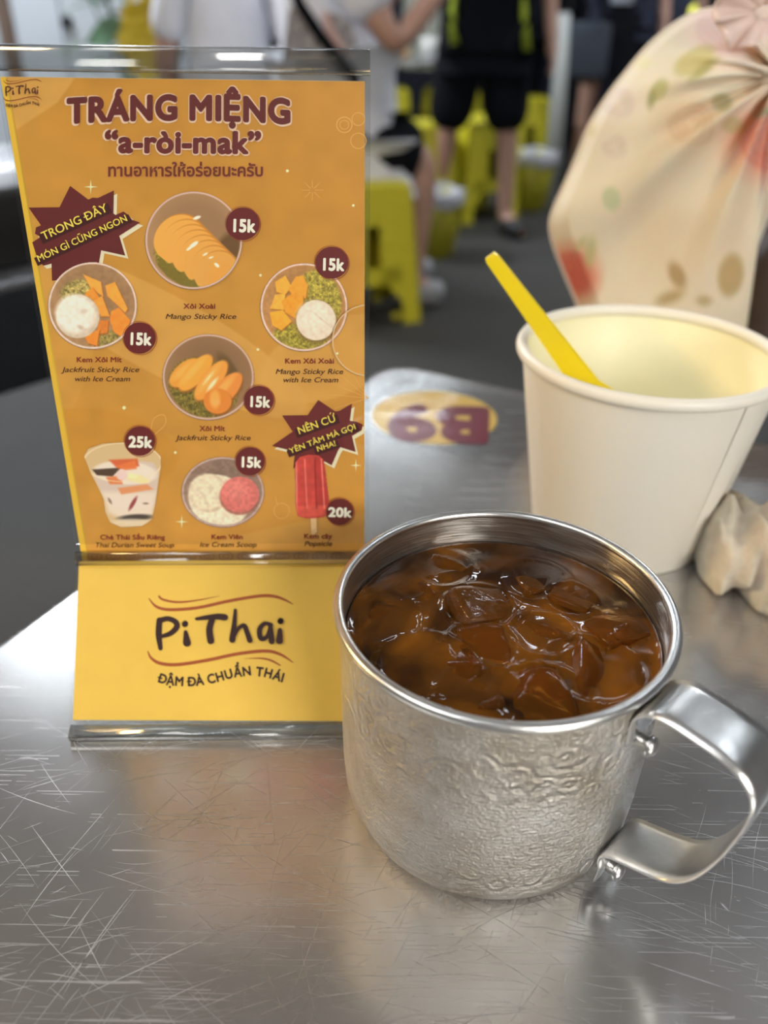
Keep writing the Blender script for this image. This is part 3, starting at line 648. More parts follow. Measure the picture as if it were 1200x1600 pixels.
# rounded clear fold where foot and upright meet, top fold, front toe and rear leg
def rod(name, c, rx, rz, u0=-.008, u1=1.008, ang=0, n=16, mat=None):
    prof = []
    for i in range(n):
        a = 2*PI*i/n; x = math.copysign(abs(math.cos(a))**.6, math.cos(a))*rx; z = math.copysign(abs(math.sin(a))**.6, math.sin(a))*rz
        prof.append((c[0]+x*math.cos(ang)-z*math.sin(ang), c[1]+x*math.sin(ang)+z*math.cos(ang)))
    o_ = sheet(name, prof, mat or m_rod, u0, u1); 
    for p_ in o_.data.polygons: p_.use_smooth = len(p_.vertices) == 4
    return o_
rod('ridge_fold', off(D2-.0008, Z2-.0004, nc, .0014), .0013, .0024, ang=-.35)
rod('top_fold', off(D3, Z3-.0005, nc, .0002), .0019, .0031, u1=1.004, ang=-.1)
rod('toe_fold', (.0012, .0022), .0026, .0021, u0=-.004, ang=.3)
sheet('rear_leg', thick([(D2+.004, Z2-.004), (D2+.012, Z2*.6), (D2+.034, .0015)], .0022), m_acr)
sheet('foot_plate', [(.004, .0002), (D2+.034, .0002), (D2+.034, .002), (.004, .002)], m_acr)
# thumb notch cut into the front sheet
V, Fc = ring(575, 530, 55, 1.8, 60); Fc = [f_ for f_ in Fc if max(V[i][0] for i in f_) < 572]
V2 = [(x, y, 0) for x, y, _ in V]; card.put((V2, Fc), 'thumb_notch', simple('notch_edge', (.70, .50, .26, 1), .15), st, .0013)
V, Fc = disc(575, 530, 52, n=60); V = [(min(x, 571), y, 0) for x, y, _ in V]

# ------------------------------------------------------------------ engraved mug
MC = Vector((.03197, .17412, 0)); MH, MR = .07382, .045
t = NT('engraved_aluminium'); b = t.b; b.inputs['Metallic'].default_value = 1
co = t.coords()
vor = t.n('ShaderNodeTexVoronoi', Scale=140, feature='SMOOTH_F1'); wob = t.n('ShaderNodeTexNoise', Scale=90, Detail=2)
t.l(co, wob.inputs['Vector']); mixv = t.n('ShaderNodeVectorMath', operation='MULTIPLY_ADD'); t.l(wob.outputs['Color'], mixv.inputs[0]); mixv.inputs[1].default_value = (.0035, .0035, .0035); t.l(co, mixv.inputs[2]); t.l(mixv.outputs[0], vor.inputs['Vector'])
rings_ = t.math('SINE', t.math('MULTIPLY', vor.outputs['Distance'], 24.0))
sx_ = t.n('ShaderNodeSeparateXYZ'); t.l(co, sx_.inputs[0]); z_ = sx_.outputs[2]
band = t.math('MAXIMUM', t.math('MULTIPLY', t.math('GREATER_THAN', z_, .046), t.math('LESS_THAN', z_, .0655)), t.math('MULTIPLY', t.math('GREATER_THAN', z_, .006), t.math('LESS_THAN', z_, .018)))
lines = t.n('ShaderNodeTexWave', Scale=260, Distortion=6, Detail=2); lines.bands_direction = 'Z'; t.l(co, lines.inputs['Vector'])
rn = t.math('MULTIPLY', rings_, t.math('ADD', t.math('MULTIPLY', band, .45), .14))
fine = t.noise(820, 4, .65, co); fine2 = t.noise(1500, 2, .5, co)
hh = t.math('ADD', t.math('ADD', rn, t.math('MULTIPLY', fine, 3.0)), t.math('MULTIPLY', lines.outputs['Fac'], .25)); hh = t.math('ADD', hh, fine2)
t.bump(hh, .6, .00045)
t.l(t.ramp(t.noise(40, 5, .6, co), [(.3, (.46, .40, .31, 1)), (.65, (.76, .74, .70, 1))]), b.inputs['Base Color']); b.inputs['Roughness'].default_value = .30
m_mug = t.m
t = NT('worn_aluminium'); b = t.b; b.inputs['Metallic'].default_value = 1; b.inputs['Roughness'].default_value = .3
t.l(t.ramp(t.noise(60, 5, .6), [(.3, (.60, .60, .59, 1)), (.7, (.80, .80, .79, 1))]), b.inputs['Base Color']); t.bump(t.noise(500, 4, .7), .22, .0003); m_alu = t.m
t = NT('brushed_inner_wall'); b = t.b; b.inputs['Metallic'].default_value = 1; b.inputs['Roughness'].default_value = .34
t.l(t.ramp(t.noise(60, 5, .6, t.mapping(t.coords(), (1, 1, 12))), [(.3, (.50, .47, .42, 1)), (.7, (.68, .65, .60, 1))]), b.inputs['Base Color']); t.bump(t.noise(60, 3, .5, t.mapping(t.coords(), (1, 1, 30))), .3, .0004); m_inner = t.m
mug = empty('metal_mug', MC); tag(mug, 'engraved aluminium mug with a riveted strap handle, full of iced tea', 'mug')
RB = .0428
prof = [(0, .0012), (.030, .0012), (.0335, .0004), (.0352, .0004), (.0385, .0022), (.0408, .0055), (RB-.0006, .011), (RB, .020), (RB+.0004, .045), (RB+.0006, MH-.006), (RB+.0008, MH-.0015)]
MB().lathe(prof, MC, 160).build('mug_body', m_mug, mug, True)
prof = [(RB-.0004, MH-.001), (RB-.0006, MH-.005), (RB-.0009, .03), (RB-.0012, .012), (.039, .0055), (.034, .003), (0, .003)]
MB().lathe(prof, MC, 128).build('inner_wall', m_inner, mug, True)
rr_ = .0014; prof = [(MR-rr_+rr_*math.cos(a), MH-rr_*1.0+rr_*1.05*math.sin(a)) for a in np.linspace(0, 2*PI, 17)[:-1]]
prof = [(r_-.0000, z) for r_, z in prof]
MB().lathe(prof, MC, 160, closed=True).build('rolled_rim', m_alu, mug, True)
# handle strap: near edge traced as a side profile, swept over the strap width
HA = math.atan2(.1430-MC.y, .0600-MC.x)
HA = math.radians(-43)
hr = Vector((math.cos(HA), math.sin(HA), 0)); ht_ = Vector((-hr.y, hr.x, 0)); HW = .0165
HC = MC
def on_handle(u, v, off_=-.0083):            # photo point on the vertical plane of the strap's near edge -> radius, height
    o_ = HC+ht_*off_; d = ray(u, v); c = Vector((0, 0, EYE)); t_ = (o_-c).dot(ht_)/d.dot(ht_); q = c+d*t_-o_; return q.dot(hr), q.z
edge_px = [(977, 1168), (980, 1140), (992, 1124), (1012, 1121), (1040, 1130), (1080, 1156), (1120, 1184), (1150, 1211), (1168, 1238), (1174, 1262), (1166, 1290), (1140, 1326), (1108, 1358), (1078, 1376), (1050, 1380), (1020, 1372), (975, 1352), (950, 1341), (932, 1340), (920, 1350), (916, 1372)]
path = [on_handle(*q) for q in edge_px]
HPATH = path
WALL = math.sqrt((RB+.0004)**2-(.0083)**2)+.0007
path = [(max(a, WALL), b) for a, b in path]; path[0] = (WALL, path[0][1]); path[1] = (WALL, path[1][1]); path[-1] = (WALL, max(path[-1][1], .006)); path[-2] = (WALL+.0006, path[-2][1])
pp = smoothpts([(a, b) for a, b in path], 90); pp[:, 0] = np.maximum(pp[:, 0], WALL)
# keep the two lips against the mug wall
vs = []; n = len(pp); nw = 6; TH = .0011
tang = np.gradient(pp, axis=0); tang /= np.hypot(tang[:, 0], tang[:, 1])[:, None]; nrm = np.stack([-tang[:, 1], tang[:, 0]], 1)
for i in range(n):
    for sgn_ in (1, -1):
        for k in range(nw+1):
            f_ = k/nw-.5; w_ = HW*f_; cc = TH/2*sgn_*(1 if abs(f_) < .49 else .5)
            vs.append(HC+hr*(pp[i, 0]+nrm[i, 0]*cc)+ht_*w_+Vector((0, 0, pp[i, 1]+nrm[i, 1]*cc)))
fs = []; m_ = 2*(nw+1)
order = list(range(nw+1))+[nw+1+k for k in range(nw, -1, -1)]
for i in range(n-1):
    for k in range(m_):
        a, b = order[k], order[(k+1) % m_]; fs.append((i*m_+a, i*m_+b, (i+1)*m_+b, (i+1)*m_+a))
fs += [[order[k] for k in range(m_)][::-1], [(n-1)*m_+order[k] for k in range(m_)]]
hd = fixn(obj('handle', vs, fs, m_alu, mug, True))
for (u, v) in [(1008, 1145), (945, 1358)]:
    r_, z = on_handle(u, v, 0); z = max(z, .009); rv = MB(); r0 = RB+.0006
    rv.lathe([(0, .0052), (.0016, .0050), (.0027, .0040), (.0028, .0030), (.0018, .0028), (.0018, -.0006)], (0, 0, 0), 18, T=lambda q, z=z: HC+hr*(r0+q.z)+ht_*(q.x-.003)+Vector((0, 0, z+q.y)))
    rv.build('rivet', m_alu, hd, True)

# ------------------------------------------------------------------ tea and ice
LV = .0625                                              # liquid level
ice_px = [(750, 948, .0100, .0040), (836, 905, .0100, .0012), (690, 888, .009, .0008), (618, 905, .0105, .0006), (600, 968, .0105, .0004), (668, 1040, .0125, .0008), (755, 1008, .0095, .0015), (893, 935, .0075, .0012), (960, 925, .011, .0006), (1000, 985, .0095, .0016), (925, 1045, .0125, .0022), (850, 1093, .0125, .0016), (752, 1085, .0105, .0010), (848, 990, .009, .0005)]
ices = []
t = NT('iced_tea'); b = t.b; t.l(t.ramp(t.noise(38, 3, .5, None, .8), [(.40, (.045, .016, .004, 1)), (.68, (.36, .125, .010, 1))]), b.inputs['Base Color']); b.inputs['Transmission Weight'].default_value = .45; b.inputs['Roughness'].default_value = .0; b.inputs['IOR'].default_value = 1.333
va = t.n('ShaderNodeVolumeAbsorption', Density=45.0); va.inputs[0].default_value = (.93, .70, .25, 1); t.l(va.outputs[0], t.out.inputs['Volume']); m_tea = t.m
t = NT('wet_ice'); b = t.b; b.inputs['Base Color'].default_value = (.42, .16, .025, 1); b.inputs['Transmission Weight'].default_value = .85; b.inputs['Roughness'].default_value = .02; b.inputs['IOR'].default_value = 1.16
va = t.n('ShaderNodeVolumeAbsorption', Density=70.0); va.inputs[0].default_value = (.90, .72, .25, 1); t.l(va.outputs[0], t.out.inputs['Volume'])
t.bump(t.noise(140, 3, .5), .35, .0008); m_ice = t.m
cen = [(hz(u, v, LV), r, p_) for u, v, r, p_ in ice_px]
def lump_h(x, y):
    h = 0
    for c, r, p_ in cen:
        d = math.hypot(x-c.x, y-c.y); e_ = (d-r*1.02)/.0008
        h += .00045*math.exp(-e_*e_)
    h += .00012*math.sin(x*420+1.3*math.sin(y*300))*math.sin(y*380+.9*math.cos(x*250))
    return h
vs, fs = [], []; nr, na = 60, 140; r_in = RB-.0011
vs.append((MC.x, MC.y, LV+lump_h(MC.x, MC.y)))
for i in range(1, nr+1):
    r_ = r_in*i/nr
    for k in range(na):
        a = 2*PI*k/na; x, y = MC.x+r_*math.cos(a), MC.y+r_*math.sin(a); edge_ = .0009*math.exp(-(r_in-r_)/.0013)
        vs.append((x, y, LV+lump_h(x, y)*min(1, (r_in-r_)/.002)+edge_))
fs += [(0, 1+k, 1+(k+1) % na) for k in range(na)]
for i in range(nr-1):
    for k in range(na): a = 1+i*na+k; b_ = 1+i*na+(k+1) % na; fs.append((a, a+na, b_+na, b_))
bot = [(r_in-.0002, .03), (RB-.0016, .012), (.0380, .006), (.033, .0034)]
lastr = 1+(nr-1)*na
for r_, z in bot:
    s0 = len(vs)
    for k in range(na): a = 2*PI*k/na; vs.append((MC.x+r_*math.cos(a), MC.y+r_*math.sin(a), z))
    fs += [(lastr+k, s0+k, s0+(k+1) % na, lastr+(k+1) % na) for k in range(na)]; lastr = s0
fs.append([lastr+k for k in range(na)][::-1])
tag(fixn(obj('iced_tea', vs, fs, m_tea, None, True)), 'amber iced tea filling the engraved metal mug', 'drink')
where = ['frosted-topped cube standing highest in the middle of the tea', 'cube just behind the tall frosted cube', 'cube left of the far rim shadow, behind the tall cube', 'cube at the far left of the tea', 'cube by the left wall of the mug', 'long slab with a bright streak in the near left of the tea', 'cube touching the front of the tall cube', 'small cube right of the middle of the tea', 'cube under the far right wall of the mug', 'cube against the right wall of the mug', 'large bulging cube in the near right of the tea', 'round-edged cube at the near rim of the tea', 'low cube left of the round-edged cube at the near rim', 'sunken cube in the very middle of the tea']
t = NT('frosted_ice'); b = t.b; va = t.n('ShaderNodeVolumeAbsorption', Density=70.0); va.inputs[0].default_value = (.90, .72, .25, 1); t.l(va.outputs[0], t.out.inputs['Volume']); t.l(t.ramp(t.noise(160, 4, .6), [(.5, (.34, .13, .025, 1)), (.72, (.50, .34, .22, 1))]), b.inputs['Base Color']); b.inputs['Transmission Weight'].default_value = .8; b.inputs['Roughness'].default_value = .05; b.inputs['IOR'].default_value = 1.25; t.bump(t.noise(160, 3, .5), .5, .0010); m_frost = t.m
for i, ((c, r, p_), wtxt) in enumerate(zip(cen, where)):
    bm = bmesh.new(); bmesh.ops.create_cube(bm, size=2); bmesh.ops.subdivide_edges(bm, edges=bm.edges, cuts=9, use_grid_fill=True)
    sx = (1, random.uniform(.75, .95), random.uniform(.6, .85)) if i != 5 else (1.5, .55, .6)
    ph = random.uniform(0, 6)
    for v in bm.verts:
        q = v.co.copy(); s_ = q.normalized()*1.22; q = q.lerp(s_, .42 if i else .22); q.x *= sx[0]; q.y *= sx[1]; q.z *= sx[2]
        q *= 1+.05*math.sin(3*q.x+ph)*math.cos(4*q.y-ph)+.03*math.sin(7*q.z+ph*2); v.co = q*r*.86
    rot = Matrix.Rotation(random.uniform(0, 3) if i not in (0, 5) else (.35 if i == 0 else .15), 3, 'Z') @ Matrix.Rotation(random.gauss(0, .35), 3, 'X') @ Matrix.Rotation(random.gauss(0, .35), 3, 'Y')
    for v in bm.verts: v.co = rot @ v.co
    zt = max(v.co.z for v in bm.verts); d = Vector((c.x-MC.x, c.y-MC.y)); mx = max(math.hypot(v.co.x+d.x, v.co.y+d.y) for v in bm.verts)
    if mx > r_in-.0006: k = (mx-(r_in-.0006)); c = c-Vector((d.x, d.y, 0)).normalized()*k
    vs = [(v.co.x+c.x, v.co.y+c.y, v.co.z+LV+p_+.0007-zt) for v in bm.verts]; fs = [[v.index for v in f.verts] for f in bm.faces]; bm.free()
    tag(obj('ice_cube', vs, fs, m_frost if i == 0 else m_ice, None, True), 'amber-tinted ice '+wtxt, 'ice cube', 'ice cubes in the tea')

# ------------------------------------------------------------------ paper cup and spoon
CC = Vector((.10634, .32307, 0)); CH, CR, CB = .08708, .05361, .0372
t = NT('white_cup_paper'); b = t.b; b.inputs['Base Color'].default_value = (.80, .76, .66, 1); b.inputs['Roughness'].default_value = .42; b.inputs['Subsurface Weight'].default_value = .15; b.inputs['Subsurface Radius'].default_value = (.004, .003, .002); t.bump(t.noise(160, 4, .6), .08, .0004); m_cup = t.m
m_cupin = simple('cream_cup_lining', (.86, .82, .56, 1), .4, 0, .03, 25)
cup = empty('paper_cup', CC); tag(cup, 'plain white paper cup with a rolled rim holding a yellow spoon', 'cup')
RT = CR-.0022
MB().lathe([(CB-.0008, .004), (CB, .0), (CB+.0006, .0005), (RT-.0001, CH-.002)], CC, 120).build('cup_wall', m_cup, cup, True)
MB().lathe([(RT-.0009, CH-.002), (CB+.0015, .010), (CB-.002, .008), (0, .008)], CC, 120).build('inner_lining', m_cupin, cup, True)
MB().lathe([(RT-.0002+.0024*math.cos(a), CH-.0024+.0026*math.sin(a)) for a in np.linspace(0, 2*PI, 17)[:-1]], CC, 120, closed=True).build('rolled_rim', m_cup, cup, True)
# glued side seam facing right-front
def cup_az(u, v, z):
    q = hz(u, v, z); return q
best = []
for (u, v), z in (((1148, 640), CH-.005), ((1068, 868), .003)):
    r_ = CB+(RT-CB)*z/CH; bd = 9; ba = 0
    for a in np.linspace(-PI, PI, 1441):
        q = CC+Vector((r_*math.cos(a), r_*math.sin(a), z)); vv = q-Vector((0, 0, EYE)); dd = vv.dot(Fv); e_ = abs(600+F_PX*vv.dot(Rv)/dd-u)
        if e_ < bd*1 and math.sin(a) < .2: bd, ba = e_, a
    best.append(ba)
am = sum(best)/2
o_ = MB(); o_.lathe([(CB+.0003, .0006), (CB+.0006, .0008), (RT+.0001, CH-.0035), (RT-.0001, CH-.0035)], CC, 10, a0=am-.0, a1=am+.24, closed=True); o_.build('side_seam', m_cup, cup, False)
# cream left in the bottom
t = simple('pale_cream_dessert', (.84, .80, .50, 1), .35, 0, .06, 60, .4, 90, .002)
prof = []; vs, fs = [(CC.x, CC.y, .040)], []
rc_ = CB+(RT-CB)*.04/CH-.0014
for i in range(1, 13):
    for k in range(60):
        a = 2*PI*k/60; r_ = rc_*i/12; vs.append((CC.x+r_*math.cos(a), CC.y+r_*math.sin(a), .040+.0018*math.sin(5*a+i*.6)*(i/12)*(1-i/12)*3))
fs = [(0, 1+k, 1+(k+1) % 60) for k in range(60)]+[(1+i*60+k, 1+(i+1)*60+k, 1+(i+1)*60+(k+1) % 60, 1+i*60+(k+1) % 60) for i in range(11) for k in range(60)]
s0 = len(vs); rb_ = CB+.0015-.0008
for k in range(60): a = 2*PI*k/60; vs.append((CC.x+rb_*math.cos(a), CC.y+rb_*math.sin(a), .0115))
fs += [(1+660+k, s0+k, s0+(k+1) % 60, 1+660+(k+1) % 60) for k in range(60)]+[[s0+k for k in range(60)][::-1]]
tag(fixn(obj('cream_dessert', vs, fs, t, None, True)), 'pale yellow cream dessert inside the white paper cup', 'dessert')
# spoon: flat tapered handle leaning over the far-left rim, bowl in the cream
m_spoon = simple('bright_yellow_plastic', (.88, .66, .01, 1), .35, 0, .02, 60)
tip = hy(765, 399, .318); a_in = hy(905, 588, .312)
dirv = (a_in-tip).normalized()
side = dirv.cross(Vector((0, 1, .3))).normalized(); nrmv = side.cross(dirv).normalized()
L1 = (a_in-tip).length; vs, fs = [], []
stn = [(0, .0020), (.0015, .0026), (L1*.3, .0032), (L1*.6, .0040), (L1, .0050), (L1+.006, .0052), (L1+.012, .0075), (L1+.019, .0100), (L1+.026, .0090), (L1+.031, .0045)]
ZL = .020
for i, (s_, w_) in enumerate(stn):
    c = tip+dirv*s_; bowl_ = max(0, (s_-L1-.012)/.036); dip = -.004*math.sin(min(1, bowl_)*PI)
    for f_ in (-1, -.6, 0, .6, 1):
        vs.append(c+side*w_*f_+nrmv*(dip*(1-f_*f_)+.0009)); 
    for f_ in (1, .6, 0, -.6, -1): vs.append(c+side*w_*f_*.92+nrmv*(dip*(1-f_*f_)-.0009))
for i in range(len(stn)-1):
    for k in range(10): fs.append((i*10+k, i*10+(k+1) % 10, (i+1)*10+(k+1) % 10, (i+1)*10+k))
fs += [list(range(10))[::-1], [(len(stn)-1)*10+k for k in range(10)]]
tag(fixn(obj('plastic_spoon', vs, fs, m_spoon, None)), 'bright yellow plastic spoon leaning out of the white paper cup', 'spoon')

# ------------------------------------------------------------------ number sticker under clear film
SCN = (hz(679, 652, 0)); 
sp = Plane((0, 0, 0), (1, 0, 0), (0, 1, 0))
pts_px = [(679+97*math.cos(a), 652.5+42.5*math.sin(a)) for a in np.linspace(0, 2*PI, 65)[:-1]]
a1, a2, a3 = hz(582, 653, 0), hz(776, 660, 0), None
stk = sp.put(([(679+97.5*math.cos(a)+4*math.sin(a)*0, 653+41*math.sin(a)+3.5*math.cos(a), 0) for a in np.linspace(0, 2*PI, 65)[:-1]], [list(range(64))]), 'number_sticker', simple('sticker_yellow', (.80, .56, .13, 1), .3, 0, .03), None, .0002)
tag(stk, 'oval yellow sticker numbered B9 on the tabletop, reading from the far side', 'sticker')
V, Fc = txt_line('B9', (768, 641), (604, 634), 52, .055)
def flip(V):
    return V
sp.put((V, Fc), 'number_lettering', simple('sticker_maroon', (.20, .03, .05, 1), .3), stk, .0004)
t = acrylic('film', .12, gain=1.0)
film = Pic(560, 575, 812, 720, 6)
nx2, ny2 = 46, 30; vs = []; V0 = hz(583, 603, 0)
P00, P10, P01 = hz(600, 582, 0), hz(720, 598, 0), hz(560, 625, 0)
du = ea; dv = eb
vs, fs = [], []
for j in range(ny2):
    for i in range(nx2):
        p_ = TT(.016+.105*i/(nx2-1), .014+.085*j/(ny2-1)); h_ = .0007+.0010*(math.sin(i*.55+j*.3)*math.sin(j*.5-i*.15)+1)*max(0, 1-i/34)*max(0, 1-j/24)+.0022*abs(math.sin(i*.45+j*.25))*max(0, 1-j/9)*max(0, 1-i/30)
        vs.append(p_+Vector((0, 0, h_)))
fs = [(j*nx2+i, j*nx2+i+1, (j+1)*nx2+i+1, (j+1)*nx2+i) for j in range(ny2-1) for i in range(nx2-1)]
tag(obj('clear_film', vs, fs, t, None, True), 'wrinkled clear film taped over the yellow number sticker at the table corner', 'film')

# ------------------------------------------------------------------ floral sun hat, brown bag, crumpled lace
HY = .50
m_hat = vcol('printed_chiffon', .75, bump=.25, bscale=1800, Subsurface_Weight=.3)
outline = [(1300, -40), (1235, -12), (1180, 4), (1130, 12), (1085, 22), (1045, 45), (1010, 76), (975, 118), (945, 158), (920, 200), (900, 250), (880, 295), (862, 340), (864, 375), (880, 420), (905, 480), (935, 560), (985, 640), (1060, 690), (1130, 640), (1160, 560), (1150, 480), (1175, 400), (1196, 345), (1218, 290), (1245, 250)]
ol = smoothpts(outline, 260); hc = np.array((1222., 118.))
na_, nr_ = 260, 110
hatv, hcol = [], []
def blobn(x, y, s_): return math.sin(x*s_+1.7*math.sin(y*s_*.7))*math.cos(y*s_*1.1+1.3*math.cos(x*s_*.8))
Xp = np.zeros((nr_+1, na_)); Yp = np.zeros((nr_+1, na_))
for i in range(nr_+1):
    r_ = (.06+.94*i/nr_); Xp[i] = hc[0]+(ol[:, 0]-hc[0])*r_; Yp[i] = hc[1]+(ol[:, 1]-hc[1])*r_
pc = Pic.__new__(Pic); pc.X, pc.Y = Xp, Yp; pc.c = np.zeros(Xp.shape+(3,)); pc.m = np.ones(Xp.shape); pc.g2 = rng.random((90, 90)); pc.ny, pc.nx = Xp.shape
pc.c[:] = (222, 202, 178); pc.ell(1085, 300, 110, 150, (196, 172, 148), 10, 50, .6)  # broad tan ellipse paints the shade seen through the thin brim
pc.c *= (.96+.08*pc.noise(60, 1))[..., None]
def rose(cx, cy, r, col, dark):
    pc.ell(cx, cy, r*1.15, r, col, 20, r*.7, .55)
    for k in range(5):
        a = k*1.26+.4; pc.ell(cx+math.cos(a)*r*.45, cy+math.sin(a)*r*.42, r*.42, r*.30, tuple(c*(.93+.05*(k % 2)) for c in col), math.degrees(a)+80, r*.22, .6)
    for k in range(3):
        rr = np.hypot(pc.X-cx-k, (pc.Y-cy)*1.1); mm = soft(np.abs(rr-r*(.25+.22*k)+2.5*np.sin(np.arctan2(pc.Y-cy, pc.X-cx)*3+k))-1.2, 3)*.4; pc.c = pc.c*(1-mm[..., None])+np.array(dark, float)*mm[..., None]
rose(1080, 195, 48, (214, 176, 146), (178, 130, 96)); rose(1205, 225, 62, (218, 128, 112), (186, 84, 72)); rose(1130, 45, 56, (230, 190, 188), (206, 160, 156)); rose(965, 160, 34, (228, 206, 196), (206, 176, 160)); rose(1190, 30, 30, (236, 204, 190), (214, 172, 150))
rose(892, 420, 38, (206, 100, 88), (176, 60, 56)); rose(900, 440, 30, (196, 84, 72), (222, 160, 150)); rose(1000, 560, 60, (214, 190, 160), (188, 156, 122)); rose(960, 230, 26, (222, 200, 186), (196, 164, 140))
for cx, cy, rx, ry, an, c in [(1085, 95, 36, 18, -32, (190, 172, 112)), (1100, 108, 26, 7, -38, (158, 146, 88)), (1030, 140, 18, 12, -60, (170, 164, 110)), (1018, 155, 6, 14, 10, (140, 138, 96)), (1128, 160, 16, 14, 20, (152, 144, 110)), (1146, 196, 17, 13, 0, (170, 152, 110)),
                              (955, 310, 14, 18, -10, (176, 182, 146)), (922, 395, 9, 24, 8, (172, 166, 118)), (908, 380, 6, 12, 30, (176, 168, 120)), (1058, 430, 12, 22, -25, (140, 122, 88)), (1142, 430, 20, 34, 8, (152, 136, 94)), (1046, 465, 22, 9, -20, (146, 128, 90)), (1100, 470, 12, 8, 0, (160, 140, 100)), (1195, 175, 14, 6, -30, (140, 140, 108)), (1004, 98, 12, 10, 0, (222, 206, 160)), (925, 205, 7, 9, 0, (206, 182, 140)), (1160, 60, 10, 5, 0, (200, 176, 130))]:
    pc.ell(cx, cy, rx, ry, c, an, 7, .8)
hk = np.clip(lin(np.clip(pc.c, 0, 255))*1.15, 0, .92)
C3 = hy(hc[0], hc[1], HY)
hv = []
for i in range(nr_+1):
    r_ = .06+.94*i/nr_
    for k in range(na_):
        px, py = Xp[i, k], Yp[i, k]; ang = math.atan2(py-hc[1], px-hc[0])
        fold = .0065*math.sin(ang*9+1.5*math.sin(ang*3))*(1-r_*.85)+.003*math.sin(ang*21+r_*4)*(1-r_)+.006*math.sin(ang*5+2.0)*r_
        dy = HY-.045*(1-r_)*(1-r_)+fold+.10*max(0, r_-.55)**2*0-.030*math.sin(min(1, r_)*PI)
        if r_ > .93: dy += .02*(r_-.93)/.07
        hv.append(hy(px, py, dy))
back = [v+Vector((0, .003+.05*(1 if False else 0), 0)) for v in hv]
fs = [(i*na_+k, i*na_+k+1, (i+1)*na_+k+1, (i+1)*na_+k) for i in range(nr_) for k in range(na_-1)]
hat = empty('sun_hat', hz(1240, 640, 0)); tag(hat, 'cream chiffon sun hat printed with roses, propped behind the paper cup', 'hat')
o_ = obj('brim', hv, fs, m_hat, hat, True); ca = o_.data.color_attributes.new('Col', 'FLOAT_COLOR', 'POINT'); ca.data.foreach_set('color', np.concatenate([hk.reshape(-1, 3), np.ones((hk.shape[0]*hk.shape[1], 1))], 1).ravel())
md = o_.modifiers.new('cloth', 'SOLIDIFY'); md.thickness = .0015; md.offset = 1
m_cream = simple('cream_chiffon', (.74, .66, .56, 1), .8, 0, .06, 30, .3, 700, .0005, Subsurface_Weight=.2)
# binding cord along the brim edge
MB().tube([hv[nr_*na_+k] for k in range(0, na_, 3)], .0014, 8).build('brim_binding', m_cream, hat, True)
# gathered crown and ruffle at the right
cr_ = MB(); pts = []
for i in range(16):
    for k in range(64):
        a = 2*PI*k/64; f_ = i/15; r_ = .048*math.sqrt(max(0, 1-(f_*.97)**2))*(1+.05*math.sin(9*a)); pts.append(C3+Vector((.02+r_*math.cos(a), .012+.055*f_, r_*math.sin(a)*.95)))
cr_.add(pts, [(i*64+k, i*64+(k+1) % 64, (i+1)*64+(k+1) % 64, (i+1)*64+k) for i in range(15) for k in range(64)]); cr_.build('crown', m_cream, hat, True)
rf = MB(); pts = []; q0 = hy(1195, 18, HY-.035)
for i in range(7):
    for k in range(90):
        a = 2*PI*k/90; f_ = i/6; r_ = .004+.017*f_; pts.append(q0+Vector((r_*math.cos(a)*1.3, -.010*f_+.004*f_*math.sin(11*a), r_*math.sin(a)*.8+.0025*f_*math.cos(7*a))))
rf.add(pts, [(i*90+k, i*90+(k+1) % 90, (i+1)*90+(k+1) % 90, (i+1)*90+k) for i in range(6) for k in range(90)]); o_ = rf.build('ruffle', simple('blush_chiffon', (.74, .58, .52, 1), .8, 0, .05), hat, True); md = o_.modifiers.new('cloth', 'SOLIDIFY'); md.thickness = .001
# brown bag
m_brown = simple('brown_leather', (.055, .030, .018, 1), .55, 0, .2, 60, .4, 500, .0008)
bc = hz(1290, 640, 0); bagc = Vector((.33, .53, 0)); bag = empty('leather_bag', bagc); tag(bag, 'dark brown leather bag standing behind the cup and under the hat', 'bag')
bm = bmesh.new(); bmesh.ops.create_cube(bm, size=2); bmesh.ops.subdivide_edges(bm, edges=bm.edges, cuts=11, use_grid_fill=True)
for v in bm.verts:
    q = v.co.copy(); s_ = q.normalized()*1.3; q = q.lerp(s_, .25); tz = (q.z+1)/2
    v.co = Vector((q.x*.115*(1-.18*tz)+.003*math.sin(q.z*5+q.y*3), q.y*.035*(1-.45*tz)+.004*math.sin(q.x*5), .0005+max(0, tz)*.115))
mz = min(v.co.z for v in bm.verts)
for v in bm.verts: v.co.z -= mz-.0005; v.co += bagc
obj('bag_body', [v.co[:] for v in bm.verts], [[v.index for v in f.verts] for f in bm.faces], m_brown, bag, True); bm.free()
MB().tube([bagc+Vector((-.06, -.03, .105)), bagc+Vector((-.05, -.035, .145)), bagc+Vector((0, -.03, .165)), bagc+Vector((.05, -.02, .145)), bagc+Vector((.06, -.02, .105))], .004, 10).build('bag_handle', m_brown, bag, True)
MB().tube([bagc+Vector((-.098, -.034, .088)), bagc+Vector((-.05, -.042, .084)), bagc+Vector((.0, -.043, .084)), bagc+Vector((.09, -.036, .088))], .0014, 8).build('flap_seam', simple('tan_stitching', (.16, .10, .06, 1), .6), bag, True)
